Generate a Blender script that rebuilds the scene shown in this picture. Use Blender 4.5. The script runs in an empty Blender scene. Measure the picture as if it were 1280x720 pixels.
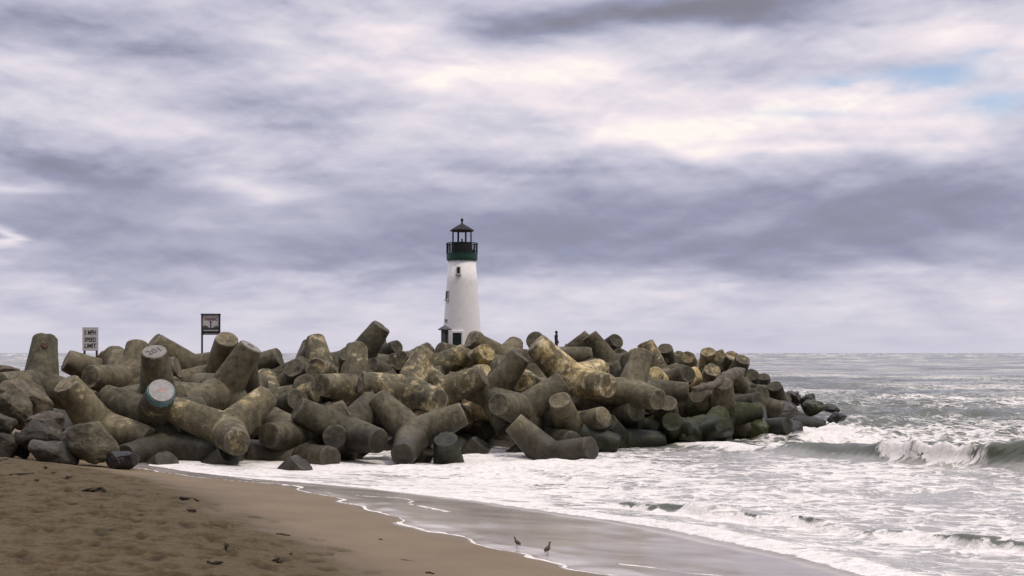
import bpy, bmesh, math, random, itertools
import numpy as np
from mathutils import Vector, Matrix, Quaternion, noise as mnoise

R = math.radians
rng = np.random.default_rng(11)
random.seed(5)
scene = bpy.context.scene
COL = scene.collection

# ------------------------------------------------------------------ view set-up
F, CH, HV, CU = 1493.0, 4.0, 441.0, 640.0      # focal length in px of a 1280 wide frame, eye height, horizon row

def at(u, v, d):
    """pixel + distance -> world point"""
    return Vector(((u - CU) / F * d, d, CH + (HV - v) / F * d))

cam_d = bpy.data.cameras.new('camera')
cam_d.sensor_width = 36.0
cam_d.lens = 36.0 * F / 1280.0
cam_d.shift_y = (HV - 360.0) / 1280.0
cam_d.clip_start, cam_d.clip_end = 0.1, 40000
cam = bpy.data.objects.new('camera', cam_d)
cam.location = (0, 0, CH)
cam.rotation_euler = (R(90), 0, 0)
COL.objects.link(cam)
scene.camera = cam

# ------------------------------------------------------------------ small helpers
def props(o, label=None, cat=None, group=None, kind=None):
    if label: o['label'] = label
    if cat: o['category'] = cat
    if group: o['group'] = group
    if kind: o['kind'] = kind
    return o

def link(name, me, mat=None, parent=None, loc=None):
    o = bpy.data.objects.new(name, me)
    COL.objects.link(o)
    if mat is not None and me is not None and hasattr(me, 'materials') and not me.materials:
        me.materials.append(mat)
    if parent: o.parent = parent
    if loc is not None: o.location = loc
    return o

def empty(name, loc, rz=0.0):
    o = bpy.data.objects.new(name, None)
    o.empty_display_size = .3
    COL.objects.link(o)
    o.location = loc
    o.rotation_euler = (0, 0, rz)
    return o

def mesh_np(name, co, quads, smooth=True):
    me = bpy.data.meshes.new(name)
    co = np.asarray(co, np.float32); quads = np.asarray(quads, np.int32)
    n, m = len(co), len(quads); k = quads.shape[1]
    me.vertices.add(n); me.vertices.foreach_set('co', co.ravel())
    me.loops.add(m * k); me.loops.foreach_set('vertex_index', quads.ravel())
    me.polygons.add(m); me.polygons.foreach_set('loop_start', np.arange(m, dtype=np.int32) * k)
    me.polygons.foreach_set('loop_total', np.full(m, k, np.int32))
    me.polygons.foreach_set('use_smooth', np.full(m, smooth))
    me.update(calc_edges=True); me.validate()
    return me

def grid_quads(nr, nc):
    i = np.arange(nr * nc).reshape(nr, nc)
    return np.stack([i[:-1, :-1], i[:-1, 1:], i[1:, 1:], i[1:, :-1]], -1).reshape(-1, 4)

def bm_mesh(bm, name, smooth=False):
    me = bpy.data.meshes.new(name)
    bmesh.ops.recalc_face_normals(bm, faces=bm.faces)
    bm.to_mesh(me); bm.free()
    if smooth:
        for p in me.polygons: p.use_smooth = True
    return me

def add_box(bm, c, s, rot=None, bev=0.0):
    r = bmesh.ops.create_cube(bm, size=1.0)
    vs = r['verts']
    bmesh.ops.scale(bm, vec=Vector(s), verts=vs)
    if bev:
        es = list({e for v in vs for e in v.link_edges})
        rr = bmesh.ops.bevel(bm, geom=es, offset=bev, segments=2, affect='EDGES', profile=.5)
        vs = list({v for f in rr['faces'] for v in f.verts} | {v for v in vs if v.is_valid})
    if rot is not None: bmesh.ops.rotate(bm, cent=(0, 0, 0), matrix=rot, verts=vs)
    bmesh.ops.translate(bm, vec=Vector(c), verts=vs)
    return vs

def add_lathe(bm, prof, n=48, cap=True):
    """prof: [(radius, z)] bottom to top"""
    rings = []
    for r, z in prof:
        rings.append([bm.verts.new((r * math.cos(2 * math.pi * i / n), r * math.sin(2 * math.pi * i / n), z)) for i in range(n)])
    for a, b in zip(rings, rings[1:]):
        for i in range(n):
            bm.faces.new((a[i], a[(i + 1) % n], b[(i + 1) % n], b[i]))
    if cap:
        bm.faces.new(rings[0][::-1]); bm.faces.new(rings[-1])

def add_tube(bm, path, radii, n=10):
    path = [Vector(p) for p in path]
    rings = []
    up = Vector((0, 0, 1))
    for i, p in enumerate(path):
        t = (path[min(i + 1, len(path) - 1)] - path[max(i - 1, 0)]).normalized()
        s = t.cross(up)
        if s.length < 1e-3: s = t.cross(Vector((1, 0, 0)))
        s.normalize(); w = s.cross(t)
        r = radii[i] if isinstance(radii, (list, tuple)) else radii
        rings.append([bm.verts.new(p + r * (s * math.cos(2 * math.pi * k / n) + w * math.sin(2 * math.pi * k / n))) for k in range(n)])
    for a, b in zip(rings, rings[1:]):
        for k in range(n):
            bm.faces.new((a[k], a[(k + 1) % n], b[(k + 1) % n], b[k]))
    bm.faces.new(rings[0][::-1]); bm.faces.new(rings[-1])

def text_mesh(body, size, extrude=.003, align='CENTER'):
    cu = bpy.data.curves.new('text', 'FONT')
    cu.body = body; cu.size = size; cu.extrude = extrude
    cu.align_x = align; cu.align_y = 'CENTER'
    cu.offset = size * .022
    o = bpy.data.objects.new('text', cu)
    COL.objects.link(o)
    me = bpy.data.meshes.new_from_object(o.evaluated_get(bpy.context.evaluated_depsgraph_get()))
    bpy.data.objects.remove(o); bpy.data.curves.remove(cu)
    return me

# numpy value noise ------------------------------------------------------------
def _h(ix, iy, s):
    n = (ix.astype(np.int64) * 374761393 + iy.astype(np.int64) * 668265263 + s * 1442695041) & 0xffffffff
    n = ((n ^ (n >> 13)) * 1274126177) & 0xffffffff
    n = (n ^ (n >> 16)) & 0xffffff
    return n / float(0xffffff)

def vnoise(x, y, s=0):
    ix, iy = np.floor(x), np.floor(y)
    fx, fy = x - ix, y - iy
    fx = fx * fx * fx * (fx * (fx * 6 - 15) + 10); fy = fy * fy * fy * (fy * (fy * 6 - 15) + 10)
    a, b, c, d = _h(ix, iy, s), _h(ix + 1, iy, s), _h(ix, iy + 1, s), _h(ix + 1, iy + 1, s)
    return (a * (1 - fx) + b * fx) * (1 - fy) + (c * (1 - fx) + d * fx) * fy

def fbm(x, y, o=4, s=0):
    t, a, w = 0, .5, 0
    for k in range(o):
        t = t + a * vnoise(x * 2 ** k + 17.3 * k, y * 2 ** k - 9.1 * k, s + k); w += a; a *= .5
    return t / w

def sstep(a, b, x):
    t = np.clip((x - a) / (b - a), 0, 1)
    return t * t * (3 - 2 * t)

# ------------------------------------------------------------------ node helper
class NT:
    def __init__(s, tree):
        s.t = tree; s.n = tree.nodes; s.l = tree.links
    def node(s, kind, **kw):
        n = s.n.new(kind)
        for k, v in kw.items(): setattr(n, k, v)
        return n
    def put(s, sock, v):
        if isinstance(v, (int, float)):
            sock.default_value = v
        elif isinstance(v, (tuple, list)):
            sock.default_value = tuple(v) + (1.0,) if len(v) == 3 and sock.type == 'RGBA' else v
        else: s.l.new(v, sock)
    def m(s, op, a, b=0.0, c=0.0, clamp=False):
        n = s.node('ShaderNodeMath', operation=op, use_clamp=clamp)
        s.put(n.inputs[0], a); s.put(n.inputs[1], b); s.put(n.inputs[2], c)
        return n.outputs[0]
    def add(s, a, b): return s.m('ADD', a, b)
    def sub(s, a, b): return s.m('SUBTRACT', a, b)
    def mul(s, a, b): return s.m('MULTIPLY', a, b)
    def div(s, a, b): return s.m('DIVIDE', a, b)
    def step(s, x, lo, hi, smooth=True):
        n = s.node('ShaderNodeMapRange', interpolation_type='SMOOTHSTEP' if smooth else 'LINEAR')
        s.put(n.inputs[0], x); s.put(n.inputs[1], lo); s.put(n.inputs[2], hi)
        return n.outputs[0]
    def mix(s, f, a, b, mode='MIX'):
        n = s.node('ShaderNodeMix', data_type='RGBA', blend_type=mode)
        s.put(n.inputs[0], f); s.put(n.inputs[6], a); s.put(n.inputs[7], b)
        return n.outputs[2]
    def noise(s, vec, scale, detail=4, rough=.5, dist=0.0):
        n = s.node('ShaderNodeTexNoise')
        n.inputs['Scale'].default_value = scale; n.inputs['Detail'].default_value = detail
        n.inputs['Roughness'].default_value = rough; n.inputs['Distortion'].default_value = dist
        if vec is not None: s.l.new(vec, n.inputs['Vector'])
        return n.outputs['Fac']
    def ramp(s, fac, stops, interp='LINEAR'):
        n = s.node('ShaderNodeValToRGB')
        n.color_ramp.interpolation = interp
        e = n.color_ramp.elements
        while len(e) < len(stops): e.new(.5)
        for k, (p, c) in enumerate(stops):
            e[k].position = p; e[k].color = (*c, 1)
        s.l.new(fac, n.inputs[0])
        return n.outputs[0]
    def comb(s, x, y, z):
        n = s.node('ShaderNodeCombineXYZ')
        for k, v in enumerate((x, y, z)): s.put(n.inputs[k], v)
        return n.outputs[0]
    def sep(s, v):
        n = s.node('ShaderNodeSeparateXYZ'); s.l.new(v, n.inputs[0])
        return n.outputs
    def bump(s, h, strength, dist, normal=None):
        n = s.node('ShaderNodeBump')
        n.inputs['Strength'].default_value = strength; n.inputs['Distance'].default_value = dist
        s.l.new(h, n.inputs['Height'])
        if normal is not None: s.l.new(normal, n.inputs['Normal'])
        return n.outputs[0]

def new_mat(name):
    m = bpy.data.materials.new(name); m.use_nodes = True
    t = NT(m.node_tree)
    return m, t, t.n['Principled BSDF']

def simple_mat(name, col, rough=.6, metal=0.0, var=.25, scale=6.0, bump=.1):
    m, t, b = new_mat(name)
    tc = t.node('ShaderNodeTexCoord').outputs['Object']
    f = t.noise(tc, scale, 6, .6)
    d = tuple(c * (1 - var) for c in col); l = tuple(min(1, c * (1 + var)) for c in col)
    t.put(b.inputs['Base Color'], t.ramp(f, [(.3, d), (.7, l)]))
    b.inputs['Roughness'].default_value = rough; b.inputs['Metallic'].default_value = metal
    if bump: t.put(b.inputs['Normal'], t.bump(f, bump, .02))
    return m

def lin(*c):
    return tuple(((x / 255) / 12.92) if x <= 10 else (((x / 255) + .055) / 1.055) ** 2.4 for x in c)

# ------------------------------------------------------------------ light and sky
SUN = Vector((0.42, -0.22, 0.88)).normalized()
sun_el = math.asin(SUN.z); sun_rot = math.atan2(SUN.x, SUN.y)
sd = bpy.data.lights.new('sun', 'SUN')
sd.energy = 1.5; sd.angle = R(10); sd.color = (1.0, .89, .75)
so = bpy.data.objects.new('sun', sd); COL.objects.link(so)
so.rotation_euler = SUN.to_track_quat('Z', 'Y').to_euler()

world = bpy.data.worlds.new('World'); scene.world = world
world.use_nodes = True
W = NT(world.node_tree)
for n in list(W.n): W.n.remove(n)
geo = W.node('ShaderNodeTexCoord').outputs['Generated']
X, Y, Z = W.sep(geo)
zc = W.m('MAXIMUM', Z, 0.0)
flat = W.m('SQRT', W.add(W.add(W.mul(X, X), W.mul(Y, Y)), 1e-5))
az = W.m('ARCTAN2', X, Y)
el = W.div(zc, flat)
el = W.m('MINIMUM', el, 4.0)
zz = W.add(zc, .10)
px, py = W.div(X, zz), W.div(Y, zz)
P = W.comb(px, py, 0.0)
warp1 = W.noise(P, 1.4, 4, .5)
warp2 = W.noise(W.comb(W.add(px, 31.7), W.add(py, 12.3), 4.0), 1.4, 4, .5)
azw = W.add(az, W.mul(W.sub(warp1, .5), .16))
elw = W.add(el, W.mul(W.sub(warp2, .5), .05))

def blob(u, v, su, sv, amp, src=None):
    a, e = math.atan((u - CU) / F), (HV - v) / F
    dx = W.div(W.sub(azw, a), su / F); dy = W.div(W.sub(elw, e), sv / F)
    g = W.m('EXPONENT', W.mul(W.add(W.mul(dx, dx), W.mul(dy, dy)), -1.0))
    g = W.mul(g, amp)
    return g if src is None else W.add(src, g)

# cloud deck brightness: general run with height, then the patches where the deck is thinner or thicker
n1 = W.noise(P, 1.1, 6, .55, .3)
n3 = W.noise(W.comb(W.add(az, W.mul(W.sub(warp2, .5), .12)), W.mul(el, 2.0), 7.0), 7.0, 7, .50, .35)
def lumps(de):
    """height field of the cloud base, read a little higher up by de"""
    return W.noise(W.comb(W.add(az, W.mul(W.sub(warp2, .5), .05)), W.mul(W.add(el, de), 2.5), 1.7), 6.5, 6, .50, .2)
relief = W.sub(lumps(0.0), lumps(.012))
relief2 = W.sub(W.noise(W.comb(az, W.mul(el, 2.6), 5.0), 17.0, 7, .55, .3), W.noise(W.comb(az, W.mul(W.add(el, .005), 2.6), 5.0), 17.0, 7, .55, .3))
base = W.ramp(W.add(W.mul(el, .45), W.mul(elw, .55)), [(0.0, (.64,) * 3), (.05, (.58,) * 3), (.072, (.38,) * 3), (.132, (.35,) * 3), (.165, (.50,) * 3), (.25, (.62,) * 3), (.32, (.56,) * 3), (.6, (.6,) * 3), (1.0, (.62,) * 3)])
bank = W.mul(W.step(elw, .055, .075), W.step(elw, .155, .125))
calm_ = W.sub(1.0, W.mul(bank, .5))
fade = W.mul(W.step(el, -.02, .07), calm_)
b = W.add(base, W.mul(W.mul(W.sub(n1, .5), .40), W.add(W.mul(fade, .8), .2)))
b = W.add(b, W.mul(W.mul(relief, 1.15), W.add(W.mul(fade, .85), .15)))
b = W.add(b, W.mul(W.mul(relief2, .35), fade))
b = W.add(b, W.mul(W.mul(W.sub(n3, .5), .72), W.add(W.mul(fade, .8), .12)))
for a in [(345, 232, 80, 24, .34), (18, 258, 60, 9, .35), (2, 312, 22, 18, .5), (700, 112, 130, 38, .20), (900, 160, 260, 42, .27),
          (850, 188, 160, 22, .10), (1020, 200, 200, 12, .22), (1130, 75, 140, 25, .2), (520, 25, 90, 20, .22), (960, 365, 230, 26, .12),
          (620, 120, 160, 40, .12), (200, 110, 200, 25, .14), (60, 40, 220, 34, -.30), (830, 18, 190, 22, -.55), (650, 45, 70, 22, -.25),
          (900, 290, 420, 46, -.10), (1190, 250, 170, 36, -.12), (1080, 150, 240, 44, .15), (1230, 55, 120, 40, .12), (1110, 300, 260, 30, -.10), (340, 240, 40, 12, .18), (60, 322, 60, 14, .14), (260, 270, 60, 16, .12), (370, 172, 100, 13, -.22), (140, 205, 200, 24, -.09), (420, 322, 330, 30, -.10),
          (1270, 14, 50, 14, -.35), (950, 205, 40, 14, -.2)]:
    b = blob(*a, src=b)
b = W.m('MINIMUM', W.m('SMOOTH_MAX', b, .13, .12), 1.0)
b = blob(830, 12, 200, 24, -.12, b)
cloud = W.ramp(b, [(0.0, lin(130, 128, 140)), (.24, lin(150, 153, 176)), (.5, lin(193, 192, 210)), (.72, lin(221, 216, 227)), (.9, lin(245, 233, 238)), (1.0, lin(255, 247, 242))])
blue = None
for a in [(1165, 116, 85, 12, 1.1), (1100, 117, 60, 7, .7), (1255, 150, 55, 12, .9), (1000, 152, 90, 6, .5), (1240, 95, 25, 9, .7)]:
    blue = blob(*a, src=blue)
blue = W.mul(W.m('MINIMUM', blue, 1.0), W.step(n3, .68, .50))
sky = W.node('ShaderNodeTexSky', sky_type='NISHITA', sun_disc=False)
sky.sun_elevation = sun_el; sky.sun_rotation = sun_rot
bg1 = W.node('ShaderNodeBackground'); W.l.new(sky.outputs[0], bg1.inputs[0]); bg1.inputs[1].default_value = .15
bg2 = W.node('ShaderNodeBackground'); W.l.new(cloud, bg2.inputs[0]); bg2.inputs[1].default_value = 1.0
mx = W.node('ShaderNodeMixShader')
cover = W.sub(1.0, W.mul(blue, .8))
W.l.new(cover, mx.inputs[0]); W.l.new(bg1.outputs[0], mx.inputs[1]); W.l.new(bg2.outputs[0], mx.inputs[2])
zen = W.add(1.0, W.mul(W.step(el, .42, 1.8), 1.5))
W.put(bg2.inputs[1], W.mul(zen, W.sub(1.0, W.mul(W.step(Y, .1, -.5), W.mul(W.step(el, 1.6, .5), .72)))))
wo = W.node('ShaderNodeOutputWorld'); W.l.new(mx.outputs[0], wo.inputs[0])

vs = scene.view_settings
vs.view_transform = 'Standard'; vs.look = 'None'; vs.gamma = 1.0; vs.exposure = 0.0; vs.use_curve_mapping = False
scene.cycles.max_bounces = 6

# ------------------------------------------------------------------ shore geometry
_wy = np.array([-60, -10, 6, 8, 14, 20.3, 22.8, 26.5, 30.8, 34.5, 38, 40, 48, 60, 200, 9000.])
_wx = np.array([70, 17, 9.2, 8, 4.9, 1.63, 0, -2.0, -4.3, -7.0, -11.2, -12.8, -14, -20, -300, -12000.])
def shoreD(x, y):
    """about the distance (m) up the beach from the water's edge; negative at sea"""
    return (np.interp(y, _wy, _wx) - x) * .76

_fy = np.array([-60, 6, 15, 21, 23.4, 27.2, 31.6, 32.5, 34, 35.1, 36.6, 38.6, 40.2, 46, 60, 9000])
_fx = np.array([90, 13, 9, 6.4, 5.6, 3.5, -.85, -1.9, -4.0, -6.1, -8.3, -10.7, -12.2, -13.6, -19.6, -12000.])
def foamD(x, y):
    """positive on the shore side of the foam front"""
    return (np.interp(y, _fy, _fx) - x) * .76

def beach_z(x, y):
    D = shoreD(x, y)
    D = D + (fbm(x * .35 + 3, y * .35, 3, 5) - .5) * .9
    up = .2 + .10 * D + .03 * np.clip(D - 2.2, 0, 3)
    up = np.where(D > 8, .2 + .8 + .09 + (D - 8) * .07, up)
    up = np.minimum(up, 2.1)
    lo = np.where(D > -5, .2 + .06 * D, -.1 + .05 * (D + 5))
    z = np.where(D > 0, up, np.maximum(lo, -6))
    return z, D

# ------------------------------------------------------------------ beach
def geo_lines(fine0, fine1, step0, grow, far):
    a = [fine0]
    while a[-1] < fine1: a.append(a[-1] + step0 + grow * max(0, a[-1] - fine0))
    s = a[-1] - a[-2]
    while a[-1] < far: s *= 1.35; a.append(a[-1] + s)
    return a
ys = geo_lines(11.5, 44, .04, .0036, 9000)
ys = [-80, -40, -15, 0, 5, 8, 10, 11] + ys
xs = list(np.arange(-18, 9, .055))
s = .06; a = xs[-1]; r_ = []
while a < 9000: s *= 1.3; a += s; r_.append(a)
s = .06; a = xs[0]; l_ = []
while a > -9000: s *= 1.3; a -= s; l_.append(a)
xs = l_[::-1] + xs + r_
GX, GY = np.meshgrid(np.array(xs), np.array(ys))
GZ, GD = beach_z(GX, GY)
near = (np.abs(GX) < 25) & (GY < 50)
dry = sstep(2.0, 4.0, GD + (fbm(GX * .9, GY * .9, 3, 21) - .5) * 1.3) * near
GZ = GZ + dry * ((fbm(GX * 1.6, GY * 1.6, 4, 8) - .5) * .06 + (fbm(GX * 6, GY * 6, 3, 9) - .5) * .028)
GZ = GZ + near * (1 - dry) * sstep(0, 1, GD) * ((fbm(GX * .8, GY * .8, 3, 31) - .5) * .03)
# footprints and scuffs pressed into the dry sand
fp = np.random.default_rng(4)
pit_shade = np.zeros_like(GZ)
made = 0
while made < 1100:
    y = fp.uniform(12.5, 36); x = fp.uniform(-16, 1)
    dd = float(beach_z(np.array([x]), np.array([y]))[1][0])
    if dd < 3.0 or dd > 11 or (dd < 4.0 and fp.random() < .75) or (y > 28 and fp.random() < .5): continue
    th = fp.uniform(0, math.pi); L_, W_ = fp.uniform(.09, .23), fp.uniform(.06, .13)
    i0, i1 = np.searchsorted(ys, y - .7), np.searchsorted(ys, y + .7)
    j0, j1 = np.searchsorted(xs, x - .7), np.searchsorted(xs, x + .7)
    sx, sy = GX[i0:i1, j0:j1] - x, GY[i0:i1, j0:j1] - y
    p, q = sx * math.cos(th) + sy * math.sin(th), -sx * math.sin(th) + sy * math.cos(th)
    r = np.sqrt((p / L_) ** 2 + (q / W_) ** 2)
    dep = fp.uniform(.04, .08)
    GZ[i0:i1, j0:j1] += -dep * np.exp(-r ** 3) + dep * .45 * np.exp(-((r - 1.45) / .35) ** 2)
    pit_shade[i0:i1, j0:j1] = np.maximum(pit_shade[i0:i1, j0:j1], np.exp(-(r * .9) ** 4) * fp.uniform(.3, 1)); made += 1
beach_me = mesh_np('beach', np.stack([GX, GY, GZ], -1).reshape(-1, 3), grid_quads(*GX.shape))
for nm, arr in (('shore', GD), ('dry', dry), ('pit_shade', pit_shade)):
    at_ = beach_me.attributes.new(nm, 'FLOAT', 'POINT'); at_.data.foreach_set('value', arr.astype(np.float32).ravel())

m, t, bs = new_mat('sand')
pos = t.node('ShaderNodeNewGeometry').outputs['Position']
shore = t.node('ShaderNodeAttribute', attribute_name='shore').outputs['Fac']
dryA = t.node('ShaderNodeAttribute', attribute_name='dry').outputs['Fac']
nA = t.noise(pos, .8, 5, .55); nB = t.noise(pos, 9, 6, .65); nC = t.noise(pos, 60, 3, .7)
drycol = t.ramp(t.add(t.mul(nB, .5), t.mul(nC, .5)), [(.3, (.044, .032, .014)), (.5, (.082, .060, .028)), (.68, (.142, .104, .050))])
damp = t.ramp(t.add(t.mul(nA, .65), t.mul(nC, .35)), [(.3, (.152, .110, .060)), (.7, (.205, .150, .084))])
wet = t.ramp(nA, [(.3, (.14, .103, .065)), (.7, (.175, .132, .086))])
shn = t.add(shore, t.mul(t.sub(nA, .5), .5))
col = t.mix(t.step(shn, -.1, .35), wet, damp)
col = t.mix(dryA, col, drycol)
col = t.mix(t.mul(t.node('ShaderNodeAttribute', attribute_name='pit_shade').outputs['Fac'], .88), col, (.018, .013, .007))  # shade inside the footprints put into the sand colour
speck = t.mul(t.step(t.noise(pos, 26, 2, .5), .70, .76), dryA)
col = t.mix(t.mul(speck, .8), col, (.05, .036, .022))
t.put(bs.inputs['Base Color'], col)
ro = t.node('ShaderNodeMapRange'); t.put(ro.inputs[0], shn); t.put(ro.inputs[1], -.05); t.put(ro.inputs[2], .6); t.put(ro.inputs[3], .12); t.put(ro.inputs[4], .62)
t.put(bs.inputs['Roughness'], t.m('MAXIMUM', ro.outputs[0], t.mul(dryA, .95)))
bs.inputs['Specular IOR Level'].default_value = .35
t.put(bs.inputs['Normal'], t.bump(t.add(t.mul(nC, .35), t.mul(nB, .65)), .55, .03))
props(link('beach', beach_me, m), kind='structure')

# ------------------------------------------------------------------ sea
colsP = list(np.arange(-.47, .47, 1.35 / F))
extra = list(np.linspace(.48, 1.5, 40))
cols = np.array([-e for e in extra[::-1]] + colsP + extra)
rv = np.arange(739, HV + 0.35, -.62)
rows = CH * F / (rv - HV)
rows = np.concatenate([[-40, 0, 6, 10, 12.5], rows, [25000.]])
span = np.maximum(rows, 14.0)
SX = span[:, None] * cols[None, :]; SY = np.repeat(rows[:, None], len(cols), 1)
SY0, SX0 = SY.copy(), SX.copy()
dd = np.gradient(rows)[:, None] * np.ones_like(SX)

def crest(x, pts):
    p = np.array(pts); return np.interp(x, p[:, 0], p[:, 1])
# primary breaker off the end of the rocks
yA = crest(SX, [(4, 54.2), (8, 52.5), (10, 51.2), (13.7, 47.6), (17.6, 44.4), (25, 41.5), (40, 36)])
yA = yA + (fbm(SX * .5, SX * 0 + 1.5, 3, 2) - .5) * 1.1
HA = crest(SX, [(5, 0), (7.5, .16), (9.5, .24), (11, .29), (12.8, .36), (15, .72), (17, .84), (20, .98), (30, .9), (45, .3)])
sA = SY - yA
hA = HA * np.where(sA < 0, np.exp(-(np.abs(sA) / .75) ** 2.2), np.exp(-(sA / 2.3) ** 2))
# little shore break
yB = crest(SX, [(-9, 36.5), (-3, 33.6), (0, 32.3), (2.1, 31.8), (4.4, 30.6), (6, 29.2), (8, 27.2), (10.3, 24.9), (14, 20)])
yB = yB + (fbm(SX * .8, SX * 0 + 7.5, 3, 3) - .5) * 1.2
HB = crest(SX, [(-8, .05), (-2, .08), (2, .15), (3.5, .22), (7, .22), (8.5, .13), (9.5, .2), (11, .2), (15, .15)]) * (.6 + .8 * fbm(SX * .9, SX * 0, 2, 12))
sB = SY - yB
hB = HB * np.where(sB < 0, np.exp(-(np.abs(sB) / .33) ** 2), np.exp(-(sB / 1.0) ** 2))
# swells behind
hs = np.zeros_like(SX)
for (y0, H, w, k, sd_) in [(59, .34, 1.5, -.35, 1), (66, .42, 1.8, -.30, 4), (75, .35, 2.0, -.28, 6), (88, .4, 2.6, -.2, 8), (104, .4, 3.0, -.2, 9), (125, .4, 3.4, -.15, 10), (150, .4, 4, -.12, 11), (185, .4, 5, -.1, 13)]:
    yy = y0 + k * (SX - 14) + (fbm(SX * .12 + sd_, SX * 0 + sd_, 3, sd_) - .5) * 9
    s_ = SY - yy
    hs += H * (.25 + 1.3 * fbm(SX * .13, SX * 0 + sd_ * 3., 2, sd_ + 40)) * np.where(s_ < 0, np.exp(-(np.abs(s_) / w) ** 2), np.exp(-(s_ / (w * 1.9)) ** 2))
fD = foamD(SX, SY)                  # >0 towards the beach
sD = shoreD(SX, SY)
off = sstep(0, 3, -fD)
sea_far = sstep(44, 56, SY - .0 * SX) * sstep(-4, 8, SX - np.interp(SY, [40, 60, 80, 100], [2, 6, 14, 10]))
chop = np.zeros_like(SX)
wr = np.random.default_rng(3)
for k in range(58):
    lam = 10 ** wr.uniform(math.log10(.9), math.log10(9)) if k < 46 else 10 ** wr.uniform(1.0, 1.6)
    th = R(90 + wr.normal(0, 26) + 8)
    kx, ky = math.cos(th) * 2 * math.pi / lam, math.sin(th) * 2 * math.pi / lam
    ph = wr.uniform(0, 6.28)
    w = np.clip((lam / (2.6 * dd)) - .6, 0, 1) * (1 if lam < 9 else .55)
    g = np.sin(kx * SX + ky * SY + ph + 2.5 * (fbm(SX * .07 + k, SY * .07, 2, 60 + k % 5)))
    chop += w * .012 * min(lam, 12) ** .75 * (1 - 2 * np.abs(g) ** .8 * .5 - .5)
calm = .34 + .66 * sstep(2, 8, SY - yA)
z = chop * calm * off * 1.6 + hs * sstep(1, 5, SY - yA) + hA + hB * off
z += off * .05 * (fbm(SX * 1.2, SY * .9, 3, 71) - .5) * sstep(90, 60, SY)
# swash tongue lying on the sand, running out at the water's edge
GZs, GDs = beach_z(SX, SY)
edge = GDs + (fbm(SX * .55, SY * .55, 3, 90) - .5) * 1.5 - .30
film = GZs + .035 * sstep(.05, -.8, edge) - .06 * sstep(0.0, .35, edge)
bore = .10 * np.exp(-((fD + .35) / .45) ** 2)
seaz = z + .03 + bore
k_ = sstep(-.9, .5, fD)
seaz = np.maximum(seaz, np.where(SY < 46, GZs + .05, -9))
z = seaz * (1 - k_) + film * k_
z = np.where(sD > 1.2, GZs - .25, z)
# foam cover --------------------------------------------------------------------
n_ = lambda a, b, s: fbm(SX * a, SY * b, 4, s)
foam = np.zeros_like(SX)
inner = sstep(.15, -.25, fD) * sstep(1.5, -2.5, SY - yA)
left = sstep(8, -3, SX)
foam = inner * (.46 + .20 * left + .26 * (n_(.25, .35, 100) - .5) * 2)
foam = np.maximum(foam, sstep(.12, -.1, fD) * sstep(-1.6, -.1, fD) * (.62 + .5 * n_(1.1, 1.1, 107)))
foam = np.maximum(foam, np.exp(-((sB + .5) / .9) ** 2) * off * (.34 + .85 * n_(.9, .9, 110)))
foam = np.where((sB < .1) & (sB > -.42) & (SX > 1), foam * (1 - .7 * sstep(.44, .62, n_(1.2, 1.2, 115)) * sstep(.40, .58, n_(4.2, 3.2, 116)) * sstep(.07, .2, hB)), foam)
axn = SX + (fbm(SX * .9, SY * .9, 3, 125) - .5) * 1.6
amask = sstep(13.7, 14.6, axn) * sstep(18.4, 16.2, axn)
amask2 = sstep(6.0, 8.5, SX) * sstep(12.4, 10.2, SX)
foam = np.maximum(foam, amask * np.where(sA < 0, np.exp(-(np.abs(sA) / 1.2) ** 4), np.exp(-(sA / .35) ** 2)) * (.34 + 1.0 * n_(1.3, 1.1, 120)))
foam = np.maximum(foam, amask2 * np.exp(-((sA + .1) / .9) ** 2) * (.55 + .8 * n_(.8, .8, 121)))
streak = np.exp(-((sA + .55) / .75) ** 2) * sstep(6, 9, SX)
foam = np.maximum(foam, streak * (.08 + .40 * fbm(SX * 3.2 + SY * .8, SY * .5, 4, 127)))
face = (1 - amask) * sstep(13, 17.0, SX) * np.exp(-((sA + .6) / 1.0) ** 2)
foam *= 1 - .92 * face
rim = np.exp(-((np.hypot((SX - 16.6) / 3.6, (SY - 63) / 7.5)) ** 4))
rim2 = np.exp(-((np.hypot((SX - 11.5) / 3.2, (SY - 55.5) / 3)) ** 4))
foam = np.maximum(foam, rim * (.55 + .6 * n_(.5, .3, 130)))
foam = np.maximum(foam, rim2 * (.5 + .7 * n_(.6, .5, 131)))
offs = sstep(1, 4, SY - yA)
foam = np.maximum(foam, offs * (.50 * n_(.1, .12, 140) + .10 * sstep(110, 50, SY) + .12))  # besides whitecaps, the sea's glitter is put in as pale foam flecks
# lace left along the edge of the swash
lace = np.exp(-((edge + .10) / .07) ** 2) * .75 + np.exp(-((edge + 1.7 + (fbm(SX * .4, SY * .4, 3, 95) - .5) * 2.5) / .16) ** 2) * .55 * (n_(.3, .3, 97) > .5)
foam = np.maximum(foam, lace * (fD > -.3))
# lumps where the foam is thick
lump = np.clip(foam - .55, 0, 1) * sstep(70, 45, SY)
z += lump * off * ((fbm(SX * 2.1, SY * 2.1, 3, 150) - .45) * .16 + (fbm(SX * 6, SY * 6, 2, 151) - .5) * .05)
z += amask * np.exp(-(sA / .8) ** 2) * ((fbm(SX * 2.4, SY * 1.8, 3, 152) - .45) * .55 + (fbm(SX * 6, SY * 5, 2, 154) - .5) * .14)
z += rim * (fbm(SX * 1.3, SY * 1.0, 3, 153) - .42) * .45
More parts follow.
